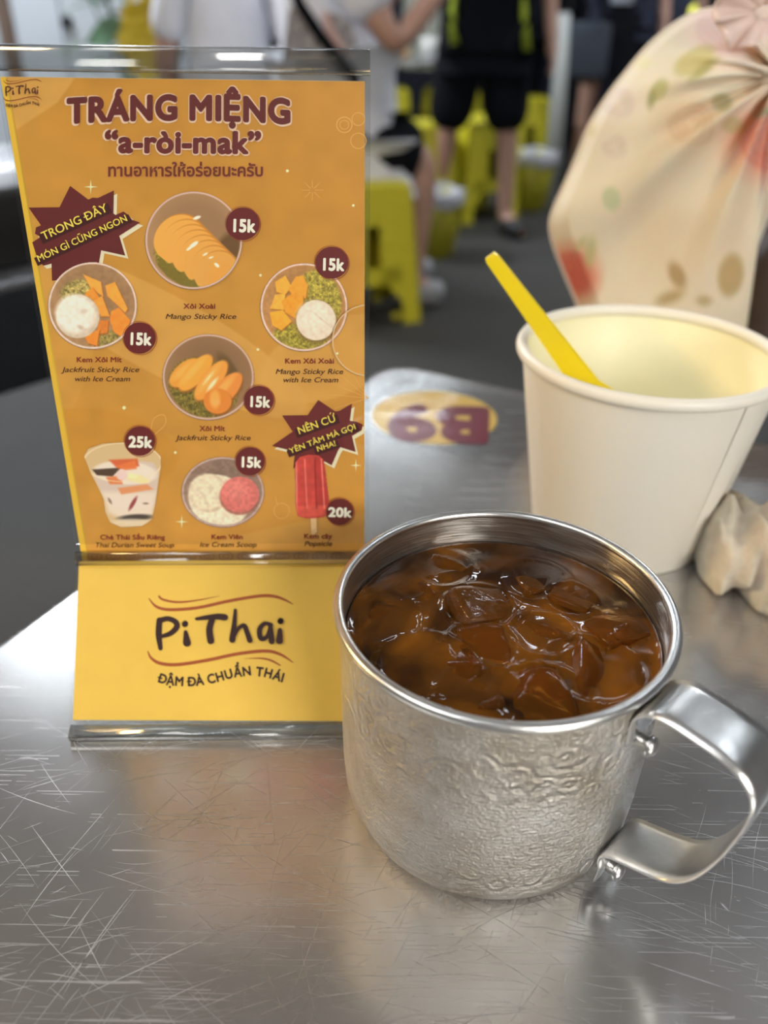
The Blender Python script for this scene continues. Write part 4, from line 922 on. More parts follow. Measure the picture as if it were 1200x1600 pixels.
# crumpled lace
lc = hz(1165, 868, 0); 
vs, fs = [], []; nu, nv = 90, 26
ctrl = smoothpts([(1092, 852, .010), (1110, 866, .012), (1140, 862, .016), (1175, 880, .018), (1215, 900, .02), (1260, 905, .018)], nu)
for i in range(nu):
    c = hz(ctrl[i, 0], ctrl[i, 1], .012); t_ = i/(nu-1)
    for k in range(nv):
        a = 2*PI*k/nv; rr = (.0085+.012*math.sin(min(1, t_*1.7)*PI*.5))*(1+.14*math.sin(3*a+i*.16)+.09*math.sin(5*a-i*.22)+.06*math.sin(i*.4+2*a))
        if t_ > .96: rr *= .6
        if i == 0: rr *= .35
        if i == 1: rr *= .75
        vs.append((c.x, c.y+rr*math.cos(a)*1.0, max(.0006, .012+rr*math.sin(a)*(1.25 if math.sin(a) > 0 else .9))))
fs = [(i*nv+k, i*nv+(k+1) % nv, (i+1)*nv+(k+1) % nv, (i+1)*nv+k) for i in range(nu-1) for k in range(nv)]+[list(range(nv))[::-1], [(nu-1)*nv+k for k in range(nv)]]
lace = fixn(obj('lace_ruffle', vs, fs, simple('ivory_lace', (.50, .44, .35, 1), .85, 0, .18, 120, .6, 300, .001, Subsurface_Weight=.2), None, True)); tag(lace, 'crumpled ivory lace cloth lying right of the paper cup base', 'cloth')  # ivory base colour darkened for the shade the lace lies in
# standing flap of the lace
fl = []; 
fpx = [[(1133, 766), (1150, 768), (1172, 782), (1200, 795), (1235, 815)], [(1137, 800), (1158, 802), (1178, 812), (1205, 822), (1235, 838)], [(1140, 832), (1160, 836), (1182, 842), (1205, 850), (1240, 862)], [(1128, 858), (1150, 872), (1178, 882), (1205, 890), (1240, 895)]]
for j, rw in enumerate(fpx):
    a_ = smoothpts(rw, 30)
    for i in range(30): fl.append(hy(a_[i, 0], a_[i, 1], lc.y-.002-.010*j/3+.003*math.sin(i*.5+j)))
fl = [Vector((v.x, v.y, max(v.z, .003))) for v in fl]
o_ = obj('lace_flap', fl, [(j*30+i, j*30+i+1, (j+1)*30+i+1, (j+1)*30+i) for j in range(3) for i in range(29)], simple('tan_lace', (.46, .38, .26, 1), .85, 0, .2, 90, .8, 380, .002), lace, True)
md = o_.modifiers.new('sub', 'SUBSURF'); md.levels = md.render_levels = 2; md = o_.modifiers.new('cloth', 'SOLIDIFY'); md.thickness = .0012

# ------------------------------------------------------------------ stools, bins, far tables
def stool(c, label, rz=0, s=.17, H=.455, mat=m_yellow):
    c = Vector(c); e_ = empty('plastic_stool', c); tag(e_, label, 'stool', 'yellow plastic stools')
    cr_, sr_ = math.cos(rz), math.sin(rz)
    T = lambda x, y, z: c+Vector((x*cr_-y*sr_, x*sr_+y*cr_, z))
    k = .78                                                  # top is narrower than the foot
    m = MB(); m.box(-s*k, s*k, -s*k, s*k, H-.03, H, T); bevel(m.build('seat', mat, e_), .012, 3)
    for a in range(4):                                       # four side walls with a slot and an arched foot
        ca, sa = math.cos(a*PI/2), math.sin(a*PI/2)
        def W(u, z, d=0, ca=ca, sa=sa):
            f_ = z/H; wd = s*(1-(1-k)*f_); x, y = u*wd, -wd+d; return T(x*ca-y*sa, x*sa+y*ca, z)
        m = MB(); A = H*.30; h1, h2 = H*.42, H*.72
        cells = [(-1, -.62, 0, H-.02), (.62, 1, 0, H-.02), (-.62, .62, h2, H-.02), (-.62, -.16, A, h2), (.16, .62, A, h2), (-.62, .62, A, h1)]
        for u0, u1, z0, z1 in cells:
            p_ = [W(u0, z0), W(u1, z0), W(u1, z1), W(u0, z1), W(u0, z0, .006), W(u1, z0, .006), W(u1, z1, .006), W(u0, z1, .006)]
            m.add(p_, [(0, 1, 2, 3), (7, 6, 5, 4), (0, 4, 5, 1), (1, 5, 6, 2), (2, 6, 7, 3), (3, 7, 4, 0)])
        for sg in (-1, 1):
            p_ = [W(sg*.62, A), W(sg*.62, A*.55), W(sg*.3, A), W(sg*.62, A, .006), W(sg*.62, A*.55, .006), W(sg*.3, A, .006)]
            m.add(p_, [(0, 1, 2), (5, 4, 3), (1, 4, 5, 2), (0, 3, 4, 1)])
        m.build('leg_panel', mat, e_)
    for a in range(4):
        p_ = T(s*.72*math.cos(a*PI/2+PI/4)*1.2, s*.72*math.sin(a*PI/2+PI/4)*1.2, 0)
        MB().lathe([(0, .0), (.018, 0), (.018, .012), (0, .012)], p_, 12).build('rubber_foot', mat, e_)
    return e_
def g(u, v): return hz(u, v, FLOOR)
stool(g(562, 486), 'yellow plastic stool nearest the table, under the seated white-shirted customer', .35)
stool(g(650, 350), 'yellow plastic stool behind the ribbed bin, left of the standing man', .2)
stool(g(737, 335), 'yellow plastic stool between the legs of the standing man', .5)
stool(g(600, 262), 'yellow plastic stool farthest left, under the far steel table', .1)
stool(g(812, 285), 'yellow plastic stool behind the standing man, by the plain bin', .1)
stool(g(700, 262), 'yellow plastic stool farthest back beside the far steel table', .3)
def bin_(c, label, r=.115, H=.26, mat=m_yellow_dark):
    c = Vector(c); e_ = empty('waste_bin', c); tag(e_, label, 'bin', 'yellow waste bins')
    m = MB(); m.lathe([(0, 0.001), (r*.8, 0.001), (r, H), (r-.005, H), (r*.8-.005, .008), (0, .008)], c, 36); m.build('bin_body', mat, e_, True)
    for k in range(20):
        a = 2*PI*k/20; d = Vector((math.cos(a), math.sin(a), 0)); MB().tube([c+d*(r*.815)+Vector((0, 0, .02)), c+d*(r*.985)+Vector((0, 0, H-.03))], .004, 6).build('rib', mat, e_)
    m = MB(); prof = [(r-.012, H-.08), (r-.006, H+.004), (r+.008, H+.010), (r+.014, H-.010), (r+.010, H-.045)]; vs = []
    for j, (r_, z) in enumerate(prof):
        for k in range(48): a = 2*PI*k/48; w_ = 1+.035*math.sin(7*a+j)+.02*math.sin(13*a); vs.append(c+Vector((r_*w_*math.cos(a), r_*w_*math.sin(a), z+.006*math.sin(5*a+j))))
    m.add(vs, [(j*48+k, j*48+(k+1) % 48, (j+1)*48+(k+1) % 48, (j+1)*48+k) for j in range(4) for k in range(48)]); m.build('bin_liner', m_bag, e_, True); return e_
bin_(g(674, 397), 'ribbed yellow waste bin with grey liner in front of a stool')
bin_(g(822, 325), 'yellow waste bin with grey liner right of the standing man', .12, .27)
def steel_table(u, v, w_, d_, H, label, rz=0):
    c = g(u, v); e_ = empty('far_steel_table', c); tag(e_, label, 'table'); zt = FLOOR+H
    m = MB(); m.box(c.x-w_/2, c.x+w_/2, c.y-d_/2, c.y+d_/2, zt-.025, zt); bevel(m.build('tabletop', m_steel_far, e_), .006)
    for sx in (-1, 1):
        for sy in (-1, 1): MB().tube([(c.x+sx*(w_/2-.04), c.y+sy*(d_/2-.04), FLOOR), (c.x+sx*(w_/2-.04), c.y+sy*(d_/2-.04), zt-.025)], .013, 10).build('leg', m_steel_far, e_, True)
    return c, zt
c_, zt_ = steel_table(640, 300, .5, .4, .66, 'small steel table left of the standing man, before the far stools')
# things on the far table
m_wh = simple('white_ceramic', (.7, .7, .66, 1), .4)
q = Vector((c_.x+.08, c_.y, zt_)); tag(MB().lathe([(0, 0), (.035, 0), (.045, .10), (.043, .10), (.033, .004), (0, .004)], q, 28).build('tumbler', m_wh, None, True), 'white tumbler on the small far steel table', 'tumbler')
q = Vector((c_.x-.08, c_.y, zt_)); tag(MB().lathe([(0, 0), (.04, 0), (.07, .035), (.068, .035), (.038, .004), (0, .004)], q, 28).build('orange_bowl', simple('orange_ceramic', (.55, .30, .10, 1), .4), None, True), 'orange bowl on the small far steel table', 'bowl')
# pale hanging cloth and upright posts
q = hy(668, 60, 5.6); m = MB(); vs = []
for j in range(2):
    for i in range(40): vs.append((q.x-.14+.28*i/39, 5.6+.03*math.sin(i*.8), (hy(668, 108, 5.6).z if j == 0 else 1.3)))
m.add(vs, [(i, i+1, 41+i, 40+i) for i in range(39)]); o_ = m.build('hanging_cloth', simple('off_white_cloth', (.62, .64, .58, 1), .8)); md = o_.modifiers.new('c', 'SOLIDIFY'); md.thickness = .006; tag(o_, 'off-white cloth hanging behind the small far steel table', 'cloth')
p0, p1 = hy(866, 262, 4.9), hy(882, 20, 4.9); p0 = Vector((p0.x, 4.9, FLOOR)); d_ = (p1-p0)
o_ = MB().tube([p0, p0+d_*.55, p0+d_], [.042, .04, .03], 14).build('pale_post', simple('pale_grey_paint', (.42, .44, .42, 1), .6), None, True); tag(o_, 'pale grey upright post beside the woman with the grey bag', 'post')

# left counter
k1, k2 = hz(-260, 500, -.05), hz(62, 428, -.05)
def slab(name, p, q, back, z0, z1, mat, label, cat):
    d = (q-p).normalized(); n_ = Vector((-d.y, d.x, 0)); T = lambda a, b, c: Vector((p.x, p.y, 0))+d*a+n_*b+Vector((0, 0, c)); ln = (q-p).length
    m = MB(); m.box(-.3, ln, 0, back, z0, z1, T); o_ = m.build(name, mat); bevel(o_, .006); tag(o_, label, cat); return T, ln
ct = empty('steel_counter', (k2.x-.4, k2.y+.1, FLOOR)); tag(ct, 'low steel counter with a deep dark front at the left, behind the menu', 'counter')
d = (k2-k1).normalized(); n_ = Vector((-d.y, d.x, 0)); K = lambda a, b, c: Vector((k2.x, k2.y, 0))+d*a+n_*b+Vector((0, 0, c))
m = MB(); m.box(-1.3, .12, 0, .14, -.062, -.05, K); bevel(m.build('worktop', m_steel_far, ct), .004)
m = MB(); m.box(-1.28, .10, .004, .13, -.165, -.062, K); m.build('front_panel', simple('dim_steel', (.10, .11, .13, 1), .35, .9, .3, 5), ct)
for a_ in (-1.2, .06):
    for b_ in (.03, .11): MB().tube([K(a_, b_, FLOOR), K(a_, b_, -.165)], .014, 10).build('leg', m_steel_far, ct, True)
m = MB(); m.box(-1.0, .10, .03, .125, -.0495, .030, K); o_ = m.build('dark_tray', m_dark); bevel(o_, .008); tag(o_, 'black tray box standing on the left steel counter', 'tray')
k3 = hz(40, 300, -.02); m = MB(); m.box(k3.x-1.2, k3.x+.10, k3.y, k3.y+.35, -.05, -.02); o_ = m.build('steel_shelf', m_steel_far); bevel(o_, .005)
sh = empty('steel_cart', (k3.x-.5, k3.y+.17, FLOOR)); tag(sh, 'steel cart standing behind the left counter', 'cart'); o_.location -= sh.location; o_.parent = sh
for a_ in (k3.x-1.1, k3.x+.05):
    for b_ in (.03, .32): MB().tube([(a_, k3.y+b_, FLOOR), (a_, k3.y+b_, -.05)], .015, 10).build('leg', m_steel_far, sh, True)
m = MB(); m.box(k3.x-1.1, k3.x+.05, k3.y+.02, k3.y+.33, -.5, -.48); m.build('lower_shelf', m_steel_far, sh) if False else None

# yellow-flowered plant before the pale panels
pl = g(215, 118); pl = Vector((hy(225, 40, 4.3).x, 4.3, FLOOR)); pt = empty('flowering_plant', pl); tag(pt, 'leafy potted plant with yellow flowers before the pale door panels', 'plant')
MB().lathe([(0, 0), (.12, 0), (.17, .32), (.18, .32), (.18, .35), (.155, .35), (.15, .30), (0, .30)], pl, 32).build('pot', simple('clay_pot', (.25, .13, .08, 1), .7), pt, True)
m_leafs = [simple('leaf_green', (.05, .12, .035, 1), .5, 0, .3, 20), simple('leaf_bluegreen', (.12, .24, .14, 1), .5, 0, .2, 20)]
def leafmesh(p, d, ln, wd, up_=Vector((0, 0, 1))):
    d = d.normalized(); s_ = d.cross(up_); s_ = s_.normalized() if s_.length > .01 else Vector((1, 0, 0)); n_ = s_.cross(d); vs = []; k = 5
    for i in range(k+1):
        f_ = i/k; w_ = wd*math.sin(PI*min(.98, f_*.9+.05)); c = p+d*ln*f_-Vector((0, 0, 1))*ln*.3*f_*f_
        vs += [c-s_*w_+n_*w_*.2, c, c+s_*w_+n_*w_*.2]
    return vs, [(3*i+j, 3*i+j+1, 3*i+j+4, 3*i+j+3) for i in range(k) for j in range(2)]
for s_ in range(9):
    a = s_*.7; b0 = pl+Vector((.05*math.cos(a), .05*math.sin(a), .3)); tp = pl+Vector((.24*math.cos(a), .16*math.sin(a), 1.05+.12*math.sin(s_*2)))
    MB().tube([b0, b0.lerp(tp, .5)+Vector((0, 0, .05)), tp], [.01, .007, .004], 7).build('stem', m_leafs[0], pt, True)
LM = {}
for i in range(150):
    a = random.uniform(0, 2*PI); z = random.uniform(.45, 1.25); r_ = random.uniform(.03, .24)
    p_ = pl+Vector((r_*math.cos(a), r_*math.sin(a)*.7, z)); d = Vector((math.cos(a), math.sin(a), random.uniform(-.2, .7)))
    v, f = leafmesh(p_, d, random.uniform(.12, .2), random.uniform(.02, .035)); obj('leaf', v, f, m_leafs[0] if random.random() < .85 else m_leafs[1], pt, True)
v, f = leafmesh(hy(205, 44, 4.15), hy(155, 42, 4.15)-hy(205, 44, 4.15), .2, .055, Vector((0, -1, .2))); obj('leaf', v, f, m_leafs[1], pt, True)
m_fl = simple('yellow_petals', (.66, .50, .03, 1), .6, 0, .1, 30)
for (u, v_, s_) in [(222, 40, .06), (240, 12, .05), (232, 58, .055), (212, 22, .045), (246, 48, .05), (250, -20, .05), (218, 68, .04), (205, -40, .05), (258, 30, .05), (226, 90, .05), (206, 60, .045), (238, 80, .05)]:
    c = hy(u, v_, 4.0); m = MB()
    for k in range(7):
        a = k*2*PI/7; v, f = leafmesh(c, Vector((math.cos(a), -.35, math.sin(a))), s_*1.6, s_*.6, Vector((0, 1, 0))); m.add(v, f)
    m.build('flower', m_fl, pt, True)

# far blue and lime indicator lights on the navy wall
for (u, v_, c, r_, lb) in [(1008, 22, (.15, .35, 1, 1), .045, 'blue'), (840, -2, (.3, .5, 1, 1), .04, 'pale blue'), (1062, 4, (.8, .9, .7, 1), .03, 'greenish white'), (1090, 18, (.6, .6, .1, 1), .05, 'yellow')]:
    q = hy(u, v_, YB-.05); e_ = empty('signal_lamp', (q.x, YB, q.z)); tag(e_, 'small round '+lb+' signal lamp on the dark far wall', 'lamp')
    MB().lathe([(0, -.035), (r_*.7, -.03), (r_, -.01), (r_, 0)], (0, 0, 0), 20, T=lambda w_: Vector((q.x+w_.x, YB+w_.z-.001, q.z+w_.y))).build('lens', emit('lens_'+lb.replace(' ', '_'), c, 2.2), e_, True)
    MB().lathe([(r_, -.012), (r_+.012, -.012), (r_+.012, 0)], (0, 0, 0), 20, T=lambda w_: Vector((q.x+w_.x, YB+w_.z-.001, q.z+w_.y))).build('bezel', m_dark, e_, True)

# ------------------------------------------------------------------ people
def skin_mesh(joints, edges, radii, root, mat, name, parent, levels=2):
    names = list(joints); idx = {n_: i for i, n_ in enumerate(names)}
    me = bpy.data.meshes.new('sk'); me.from_pydata([tuple(joints[n_]) for n_ in names], [(idx[a], idx[b]) for a, b in edges], [])
    o_ = bpy.data.objects.new('sk', me); C.objects.link(o_)
    o_.modifiers.new('skin', 'SKIN'); sv_ = me.skin_vertices[0].data
    for n_ in names:
        r_ = radii[n_]; sv_[idx[n_]].radius = (r_, r_) if not isinstance(r_, tuple) else r_; sv_[idx[n_]].use_root = n_ == root
    s_ = o_.modifiers.new('sub', 'SUBSURF'); s_.levels = s_.render_levels = levels
    bpy.context.view_layer.update(); me2 = bpy.data.meshes.new_from_object(o_.evaluated_get(bpy.context.evaluated_depsgraph_get()))
    vs = np.array([v.co[:] for v in me2.vertices]); fs = [list(p_.vertices) for p_ in me2.polygons]
    bpy.data.objects.remove(o_); bpy.data.meshes.remove(me); bpy.data.meshes.remove(me2)
    return obj(name, vs, fs, mat, parent, True)
def person(pos, face, label, sc=1.0, pose='stand', shirt=m_white, bottoms=m_black, shoes=m_shoe, long_legs=False, over=None, skirt=False, hairlong=False, bulk=1.0, short_f=.98):
    """local frame: x to the figure's right, y forward, z up; pos is the point on the floor under the pelvis"""
    J = dict(pelvis=(0, 0, .93), belly=(0, .01, 1.08), chest=(0, .015, 1.27), neck0=(0, 0, 1.43), neck=(0, .01, 1.50), head=(0, .03, 1.60), crown=(0, .025, 1.70))
    for s_, n_ in ((1, 'r'), (-1, 'l')):
        J.update({'sh'+n_: (s_*.18, 0, 1.39), 'el'+n_: (s_*.23, -.02, 1.12), 'wr'+n_: (s_*.25, .04, .87), 'hd'+n_: (s_*.25, .06, .81), 'hp'+n_: (s_*.09, 0, .88), 'kn'+n_: (s_*.11, .02, .49), 'an'+n_: (s_*.12, -.01, .08), 'to'+n_: (s_*.14, .15, .03)})
    if pose == 'sit':
        dz = .46-.88+.08
        for k in list(J):
            if k[:2] not in ('kn', 'an', 'to'): x, y, z = J[k]; J[k] = (x, y, z+dz)
        for s_, n_ in ((1, 'r'), (-1, 'l')): J['kn'+n_] = (s_*.13, .42, .50); J['an'+n_] = (s_*.14, .40, .08); J['to'+n_] = (s_*.16, .56, .03); J['hd'+n_] = (s_*.14, .36, .60); J['wr'+n_] = (s_*.17, .30, .63); J['el'+n_] = (s_*.25, .04, .76)
    if over: J.update(over)
    for s_, n_ in ((1, 'r'), (-1, 'l')):                      # hand with five fingers, continuing the forearm
        w_ = Vector(J['wr'+n_]); h_ = Vector(J['hd'+n_]); d = (h_-w_).normalized(); f_ = Vector((0, 1, 0)); f_ = (f_-d*f_.dot(d)).normalized()
        for k in range(4):
            b_ = h_+f_*(.026-.018*k); L_ = (.075, .085, .08, .062)[k]; J['f%da%s' % (k, n_)] = tuple(b_+d*.03); J['f%db%s' % (k, n_)] = tuple(b_+d*(.03+L_*.5)); J['f%dc%s' % (k, n_)] = tuple(b_+d*(.03+L_*.9)+Vector((-s_*.018, 0, 0)))
        J['t0'+n_] = tuple(w_.lerp(h_, .5)+f_*.035); J['t1'+n_] = tuple(w_.lerp(h_, .5)+f_*.055+d*.045)
    E_ = [('pelvis', 'belly'), ('belly', 'chest'), ('chest', 'neck0'), ('neck0', 'neck'), ('neck', 'head'), ('head', 'crown')]
    Rr = dict(pelvis=(.15, .11), belly=(.135, .10), chest=(.16, .11), neck0=.07, neck=.055, head=(.078, .09), crown=.06)
    for n_ in 'rl':
        E_ += [('neck0', 'sh'+n_), ('sh'+n_, 'el'+n_), ('el'+n_, 'wr'+n_), ('wr'+n_, 'hd'+n_), ('pelvis', 'hp'+n_), ('hp'+n_, 'kn'+n_), ('kn'+n_, 'an'+n_), ('an'+n_, 'to'+n_), ('wr'+n_, 't0'+n_), ('t0'+n_, 't1'+n_)]
        Rr.update({'sh'+n_: .06, 'el'+n_: .042, 'wr'+n_: .028, 'hd'+n_: (.034, .022), 'hp'+n_: .088, 'kn'+n_: .058, 'an'+n_: .038, 'to'+n_: .035, 't0'+n_: .012, 't1'+n_: .009})
        for k in range(4):
            E_ += [('hd'+n_, 'f%da%s' % (k, n_)), ('f%da%s' % (k, n_), 'f%db%s' % (k, n_)), ('f%db%s' % (k, n_), 'f%dc%s' % (k, n_))]; Rr.update({'f%da%s' % (k, n_): .0095, 'f%db%s' % (k, n_): .009, 'f%dc%s' % (k, n_): .008})
    c0, s0 = math.cos(face), math.sin(face); pos = Vector(pos)
    def W(p_): x, y, z = p_; x, y, z = x*sc, y*sc, z*sc; return Vector((pos.x+x*c0-y*s0, pos.y+x*s0+y*c0, FLOOR+z))
    e_ = empty('person', (pos.x, pos.y, FLOOR)); tag(e_, label, 'person')
    JW = {k: W(v) for k, v in J.items()}
    def sub(keys): return {k: JW[k] for k in keys}
    def scr(r_, k=1.0, add=0): return tuple(q*sc*k+add for q in r_) if isinstance(r_, tuple) else r_*sc*k+add
    body = skin_mesh(JW, E_, {k: scr(v) for k, v in Rr.items()}, 'pelvis', m_skin, 'body', e_)
    ks = ['pelvis', 'belly', 'chest', 'neck0']+['sh'+n_ for n_ in 'rl']; JS = sub(ks); RS = {k: scr(Rr[k], 1.16*bulk, .012) for k in ks}; ES = [e for e in E_ if e[0] in ks and e[1] in ks]
    for n_ in 'rl': JS['slv'+n_] = JW['sh'+n_].lerp(JW['el'+n_], .72); RS['slv'+n_] = .075*sc; ES.append(('sh'+n_, 'slv'+n_))
    JS['hem'] = JW['pelvis']+Vector((0, 0, (-.04 if pose == 'sit' else -.10)*sc)); RS['hem'] = scr((.155, .125), 1.12*bulk*(1.16 if pose == 'sit' else 1), .01); ES.append(('pelvis', 'hem')); RS['neck0'] = .075*sc; RS['pelvis'] = scr(Rr['pelvis'], 1.16*bulk*(1.16 if pose == 'sit' else 1), .012)
    sh_ = skin_mesh(JS, ES, RS, 'pelvis', shirt, 'shirt', e_)
    if skirt:
        h_ = MB(); cpt = JW['pelvis']; vs = []
        for j, (r_, z) in enumerate([(.17, .06), (.19, -.10), (.215, -.36)]):
            for k in range(40): a = 2*PI*k/40; vs.append(Vector((cpt.x+r_*sc*math.cos(a)*(1+.03*math.sin(6*a)), cpt.y+r_*.8*sc*math.sin(a), cpt.z+z*sc)))
        h_.add(vs, [(j*40+k, j*40+(k+1) % 40, (j+1)*40+(k+1) % 40, (j+1)*40+k) for j in range(2) for k in range(40)]); h_.build('skirt', bottoms, e_, True)
    else:
        JB = dict(pelvis=JW['pelvis']); RB_ = dict(pelvis=scr(Rr['pelvis'], 1.06, .006)); EB = []
        for n_ in 'rl':
            JB['hp'+n_] = JW['hp'+n_]; RB_['hp'+n_] = .105*sc*bulk; EB.append(('pelvis', 'hp'+n_)); JB['kn'+n_] = JW['hp'+n_].lerp(JW['kn'+n_], 1.0 if long_legs else short_f); RB_['kn'+n_] = (.08 if long_legs else .098*bulk)*sc; EB.append(('hp'+n_, 'kn'+n_))
            if long_legs: JB['an'+n_] = JW['an'+n_]+Vector((0, 0, .05*sc)); RB_['an'+n_] = .068*sc; EB.append(('kn'+n_, 'an'+n_))
        skin_mesh(JB, EB, RB_, 'pelvis', bottoms, 'trousers' if long_legs else 'shorts', e_)
    for n_ in 'rl':
        a, t_ = JW['an'+n_], JW['to'+n_]; hl = a+(a-t_)*.22; hl.z = t_.z+.012*sc
        skin_mesh(dict(h=hl, m=Vector((a.x, a.y, FLOOR+.05*sc)).lerp(t_, .35)+Vector((0, 0, .012*sc)), t=Vector((t_.x, t_.y, FLOOR+.036*sc))), [('h', 'm'), ('m', 't')], dict(h=.04*sc, m=.050*sc, t=.040*sc), 'm', shoes, 'shoe', e_, 2)
    # head details: hair cap, ears, nose, eyes, mouth
    hd = JW['head'].lerp(JW['crown'], .35); R_ = .1*sc
    m = MB(); vs = []
    for i in range(9):
        for k in range(28):
            th = i/8*1.75; a = 2*PI*k/28; q = Vector((math.sin(th)*math.cos(a)*.86, math.sin(th)*math.sin(a)*1.0-.12, math.cos(th)*1.12))
            if q.y > .45 and q.z < .55: q.y = .45
            q = q*1.08*R_; vs.append(hd+Vector((q.x*c0-q.y*s0, q.x*s0+q.y*c0, q.z)))
    m.add(vs, [(i*28+k, i*28+(k+1) % 28, (i+1)*28+(k+1) % 28, (i+1)*28+k) for i in range(8) for k in range(28)]); m.build('hair', m_hair, e_, True)
    def HL(x, y, z): x, y, z = x*sc, y*sc, z*sc; return hd+Vector((x*c0-y*s0, x*s0+y*c0, z))
    for s_ in (-1, 1):
        skin_mesh(dict(a=HL(s_*.078, 0, -.01), b=HL(s_*.084, -.008, -.045)), [('a', 'b')], dict(a=.014*sc, b=.010*sc), 'a', m_skin, 'ear', e_, 1)
        MB().lathe([(0, .006), (.009, .002), (.011, -.004)], (0, 0, 0), 12, T=lambda w_: HL(s_*.032+w_.x, .088+w_.z, -.022+w_.y*.6)).build('eye', m_hair, e_, True)
    skin_mesh(dict(a=HL(0, .088, -.025), b=HL(0, .108, -.055)), [('a', 'b')], dict(a=.008*sc, b=.014*sc), 'a', m_skin, 'nose', e_, 1)
    MB().box(-.022, .022, 0, .008, -.004, .004, lambda x, y, z: HL(x, .083+y, -.088+z)).build('mouth', simple('lip_red', (.35, .12, .10, 1), .5), e_)
    return e_, W, JW, sh_
GF = lambda u, v: g(u, v)
# standing man in black with lime piping
q = (GF(785, 368)+GF(704, 352))/2
X4 = lambda u, v, y: hy(u, v, y)
e_, W, JW, sh_ = person((q.x-.02, q.y, 0), PI, 'standing man in a black sports shirt with lime piping and black shorts', .92, shirt=m_black, bottoms=m_black,
    bulk=1.22, short_f=1.12,
    over=dict(elr=(.2, -.14, 1.15), wrr=(.08, -.2, 1.0), hdr=(.05, -.2, .97), wrl=(-.29, .10, .90), hdl=(-.30, .11, .83), ell=(-.27, 0, 1.14), knr=(.15, .0, .5), anr=(.19, -.02, .08), tor=(.21, .14, .03), knl=(-.13, .04, .5), anl=(-.16, .06, .08), tol=(-.24, .20, .03)))
for (pp_) in ([(.10, .16, 1.32), (.155, .165, 1.10), (.165, .16, .98), (.15, .165, .85)], [(-.10, .16, 1.32), (-.135, .165, 1.10), (-.15, .16, .98), (-.18, .15, .83)]):
    MB().tube([W((x*1.0, y-.012, z)) for x, y, z in pp_], [.004, .006, .013, .018], 8).build('piping', m_neon, sh_, True)
# person in dark trousers just behind him
q = GF(838, 262); person((q.x, q.y, 0), PI*.9, 'person in a dark top and long dark trousers behind the standing man', .95, shirt=m_black, bottoms=m_black, long_legs=True)
# woman in navy with a grey bag and a phone
q = GF(915, 285); e_, W, JW, sh_ = person((q.x+.05, q.y, 0), PI, 'standing woman in a navy top and dark skirt holding a white phone', .98, shirt=m_navy, bottoms=m_black, shoes=m_wshoe, skirt=True,
    over=dict(elr=(.24, .02, 1.16), wrr=(.10, .24, 1.08), hdr=(.06, .28, 1.04)))
hp = JW['hdr']; o_ = MB().box(hp.x-.055, hp.x+.055, hp.y-.05, hp.y-.038, hp.z-.10, hp.z+.06).build('phone', simple('white_phone_case', (.5, .55, .62, 1), .3)); bevel(o_, .004); tag(o_, 'white phone held by the woman in navy', 'phone')
bq = hy(912, 78, JW['pelvis'].y-.22); e2 = empty('shoulder_bag', (bq.x, bq.y, bq.z-.14)); tag(e2, 'grey shoulder bag carried by the woman in navy', 'bag')
m = MB(); m.box(bq.x-.13, bq.x+.13, bq.y-.05, bq.y+.05, bq.z-.14, bq.z+.13); bevel(m.build('bag_body', simple('grey_canvas', (.045, .055, .075, 1), .8), e2), .03, 3)
MB().tube([Vector((bq.x-.1, bq.y, bq.z+.12)), Vector((bq.x-.06, bq.y+.05, bq.z+.5)), Vector((bq.x+.1, bq.y, bq.z+.12))], .012, 8).build('strap', m_dark, e2, True)
# second dark figure to the right, arm hanging
q = GF(1010, 262); person((q.x, q.y+.3, 0), PI, 'person in dark clothes at the right edge of the crowd, arms hanging', 1.0, shirt=m_navy, bottoms=m_navy, long_legs=True, over=dict(wrr=(.30, .06, .90), hdr=(.31, .07, .83), elr=(.27, 0, 1.14)))
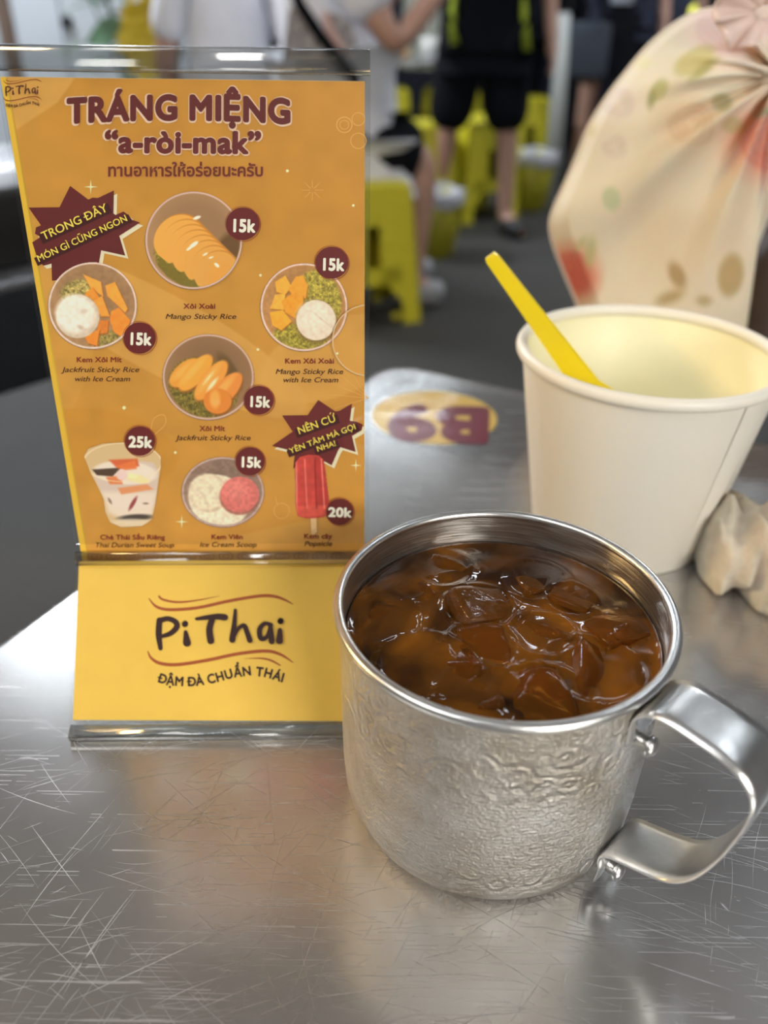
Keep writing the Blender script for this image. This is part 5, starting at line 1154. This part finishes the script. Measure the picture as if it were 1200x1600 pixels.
# seated customers in white on the left
m_print_sh = NT('white_shirt_with_print'); t = m_print_sh; f1 = t.noise(14, 6, .7); 
sxyz = t.n('ShaderNodeSeparateXYZ'); t.l(t.coords(), sxyz.inputs[0])
t.l(t.ramp(f1, [(.3, (.68, .70, .76, 1)), (.6, (.78, .80, .86, 1))]), t.b.inputs['Base Color']); t.b.inputs['Roughness'].default_value = .85
q = GF(555, 470); st_c = Vector((q.x, q.y, 0))
e_, W, JW, sh_ = person((st_c.x-.04, st_c.y+.02, 0), -1.25, 'seated customer in a white graphic T-shirt with a black crossbody strap, back turned', 1.04, 'sit', shirt=t.m, bottoms=m_black, shoes=m_wshoe, bulk=1.12, over=dict(belly=(0, -.03, .74), chest=(0, -.07, .93), neck0=(0, -.07, 1.09), neck=(0, -.06, 1.16), head=(0, -.03, 1.26), crown=(0, -.02, 1.36), shr=(.18, -.06, 1.05), shl=(-.18, -.06, 1.05), elr=(.25, .09, .80), wrr=(.19, .27, .98), hdr=(.17, .31, 1.03), ell=(-.25, .09, .80), wrl=(-.19, .27, .98), hdl=(-.17, .31, 1.03),
    knr=(.12, .24, .48), anr=(.13, .20, .08), tor=(.14, .32, .03), knl=(-.12, .26, .48), anl=(-.13, .26, .08), tol=(-.14, .38, .03)))
# dark graphic on the back of the shirt, and the strap
def back_patch(name, px, y0, mat, parent, n=26):
    pass
def wrap(pts, y_, name, mat, parent, r_): MB().tube([hy(u, v, y_) for u, v in pts], r_, 8).build(name, mat, parent, True)
yb = min(v.co.y for v in sh_.data.vertices)+e_.location.y-.004
wrap([(448, -40), (470, 10), (500, 55), (528, 90), (560, 130)], yb-.01, 'bag_strap', m_black, e_, .017)
gm = NT('smudged_graphic_print'); gm.l(gm.ramp(gm.noise(45, 6, .75), [(.38, (.10, .10, .11, 1)), (.6, (.5, .48, .5, 1))]), gm.b.inputs['Base Color']); gm.b.inputs['Roughness'].default_value = .85
def patch(poly_, y_, mat, name, parent):
    vs = [hy(u, v, y_) for u, v in poly_]; n_ = len(vs); vs += [v+Vector((0, .004, 0)) for v in vs]
    obj(name, vs, [list(range(n_)), [n_+i for i in range(n_)][::-1]]+[(i, (i+1) % n_, n_+(i+1) % n_, n_+i) for i in range(n_)], mat, parent)
patch([(452, 12), (476, 8), (500, 50), (530, 85), (528, 100), (440, 100), (446, 50)], yb, gm.m, 'shirt_graphic', sh_)
patch([(505, 18), (525, 20), (548, 36), (556, 70), (540, 90), (520, 70)], yb, gm.m, 'shirt_graphic', sh_)
patch([(502, 24), (512, 16), (520, 40), (540, 78), (526, 84), (508, 50)], yb-.006, simple('pink_print', (.62, .42, .40, 1), .8, 0, .3, 40), 'pink_graphic', sh_)
q = GF(330, 560); q = Vector((hy(352, 100, 3.45).x, 3.15, FLOOR)); e_, W, JW, sh_ = person((q.x+.02, q.y+.3, 0), .2, 'seated customer in a plain white T-shirt, mostly hidden behind the menu', .95, 'sit', bulk=.92, shirt=m_white, bottoms=m_black, shoes=m_wshoe)
stool((q.x+.02, q.y+.3, FLOOR), 'yellow plastic stool hidden behind the menu under the plain-shirted customer', .1)
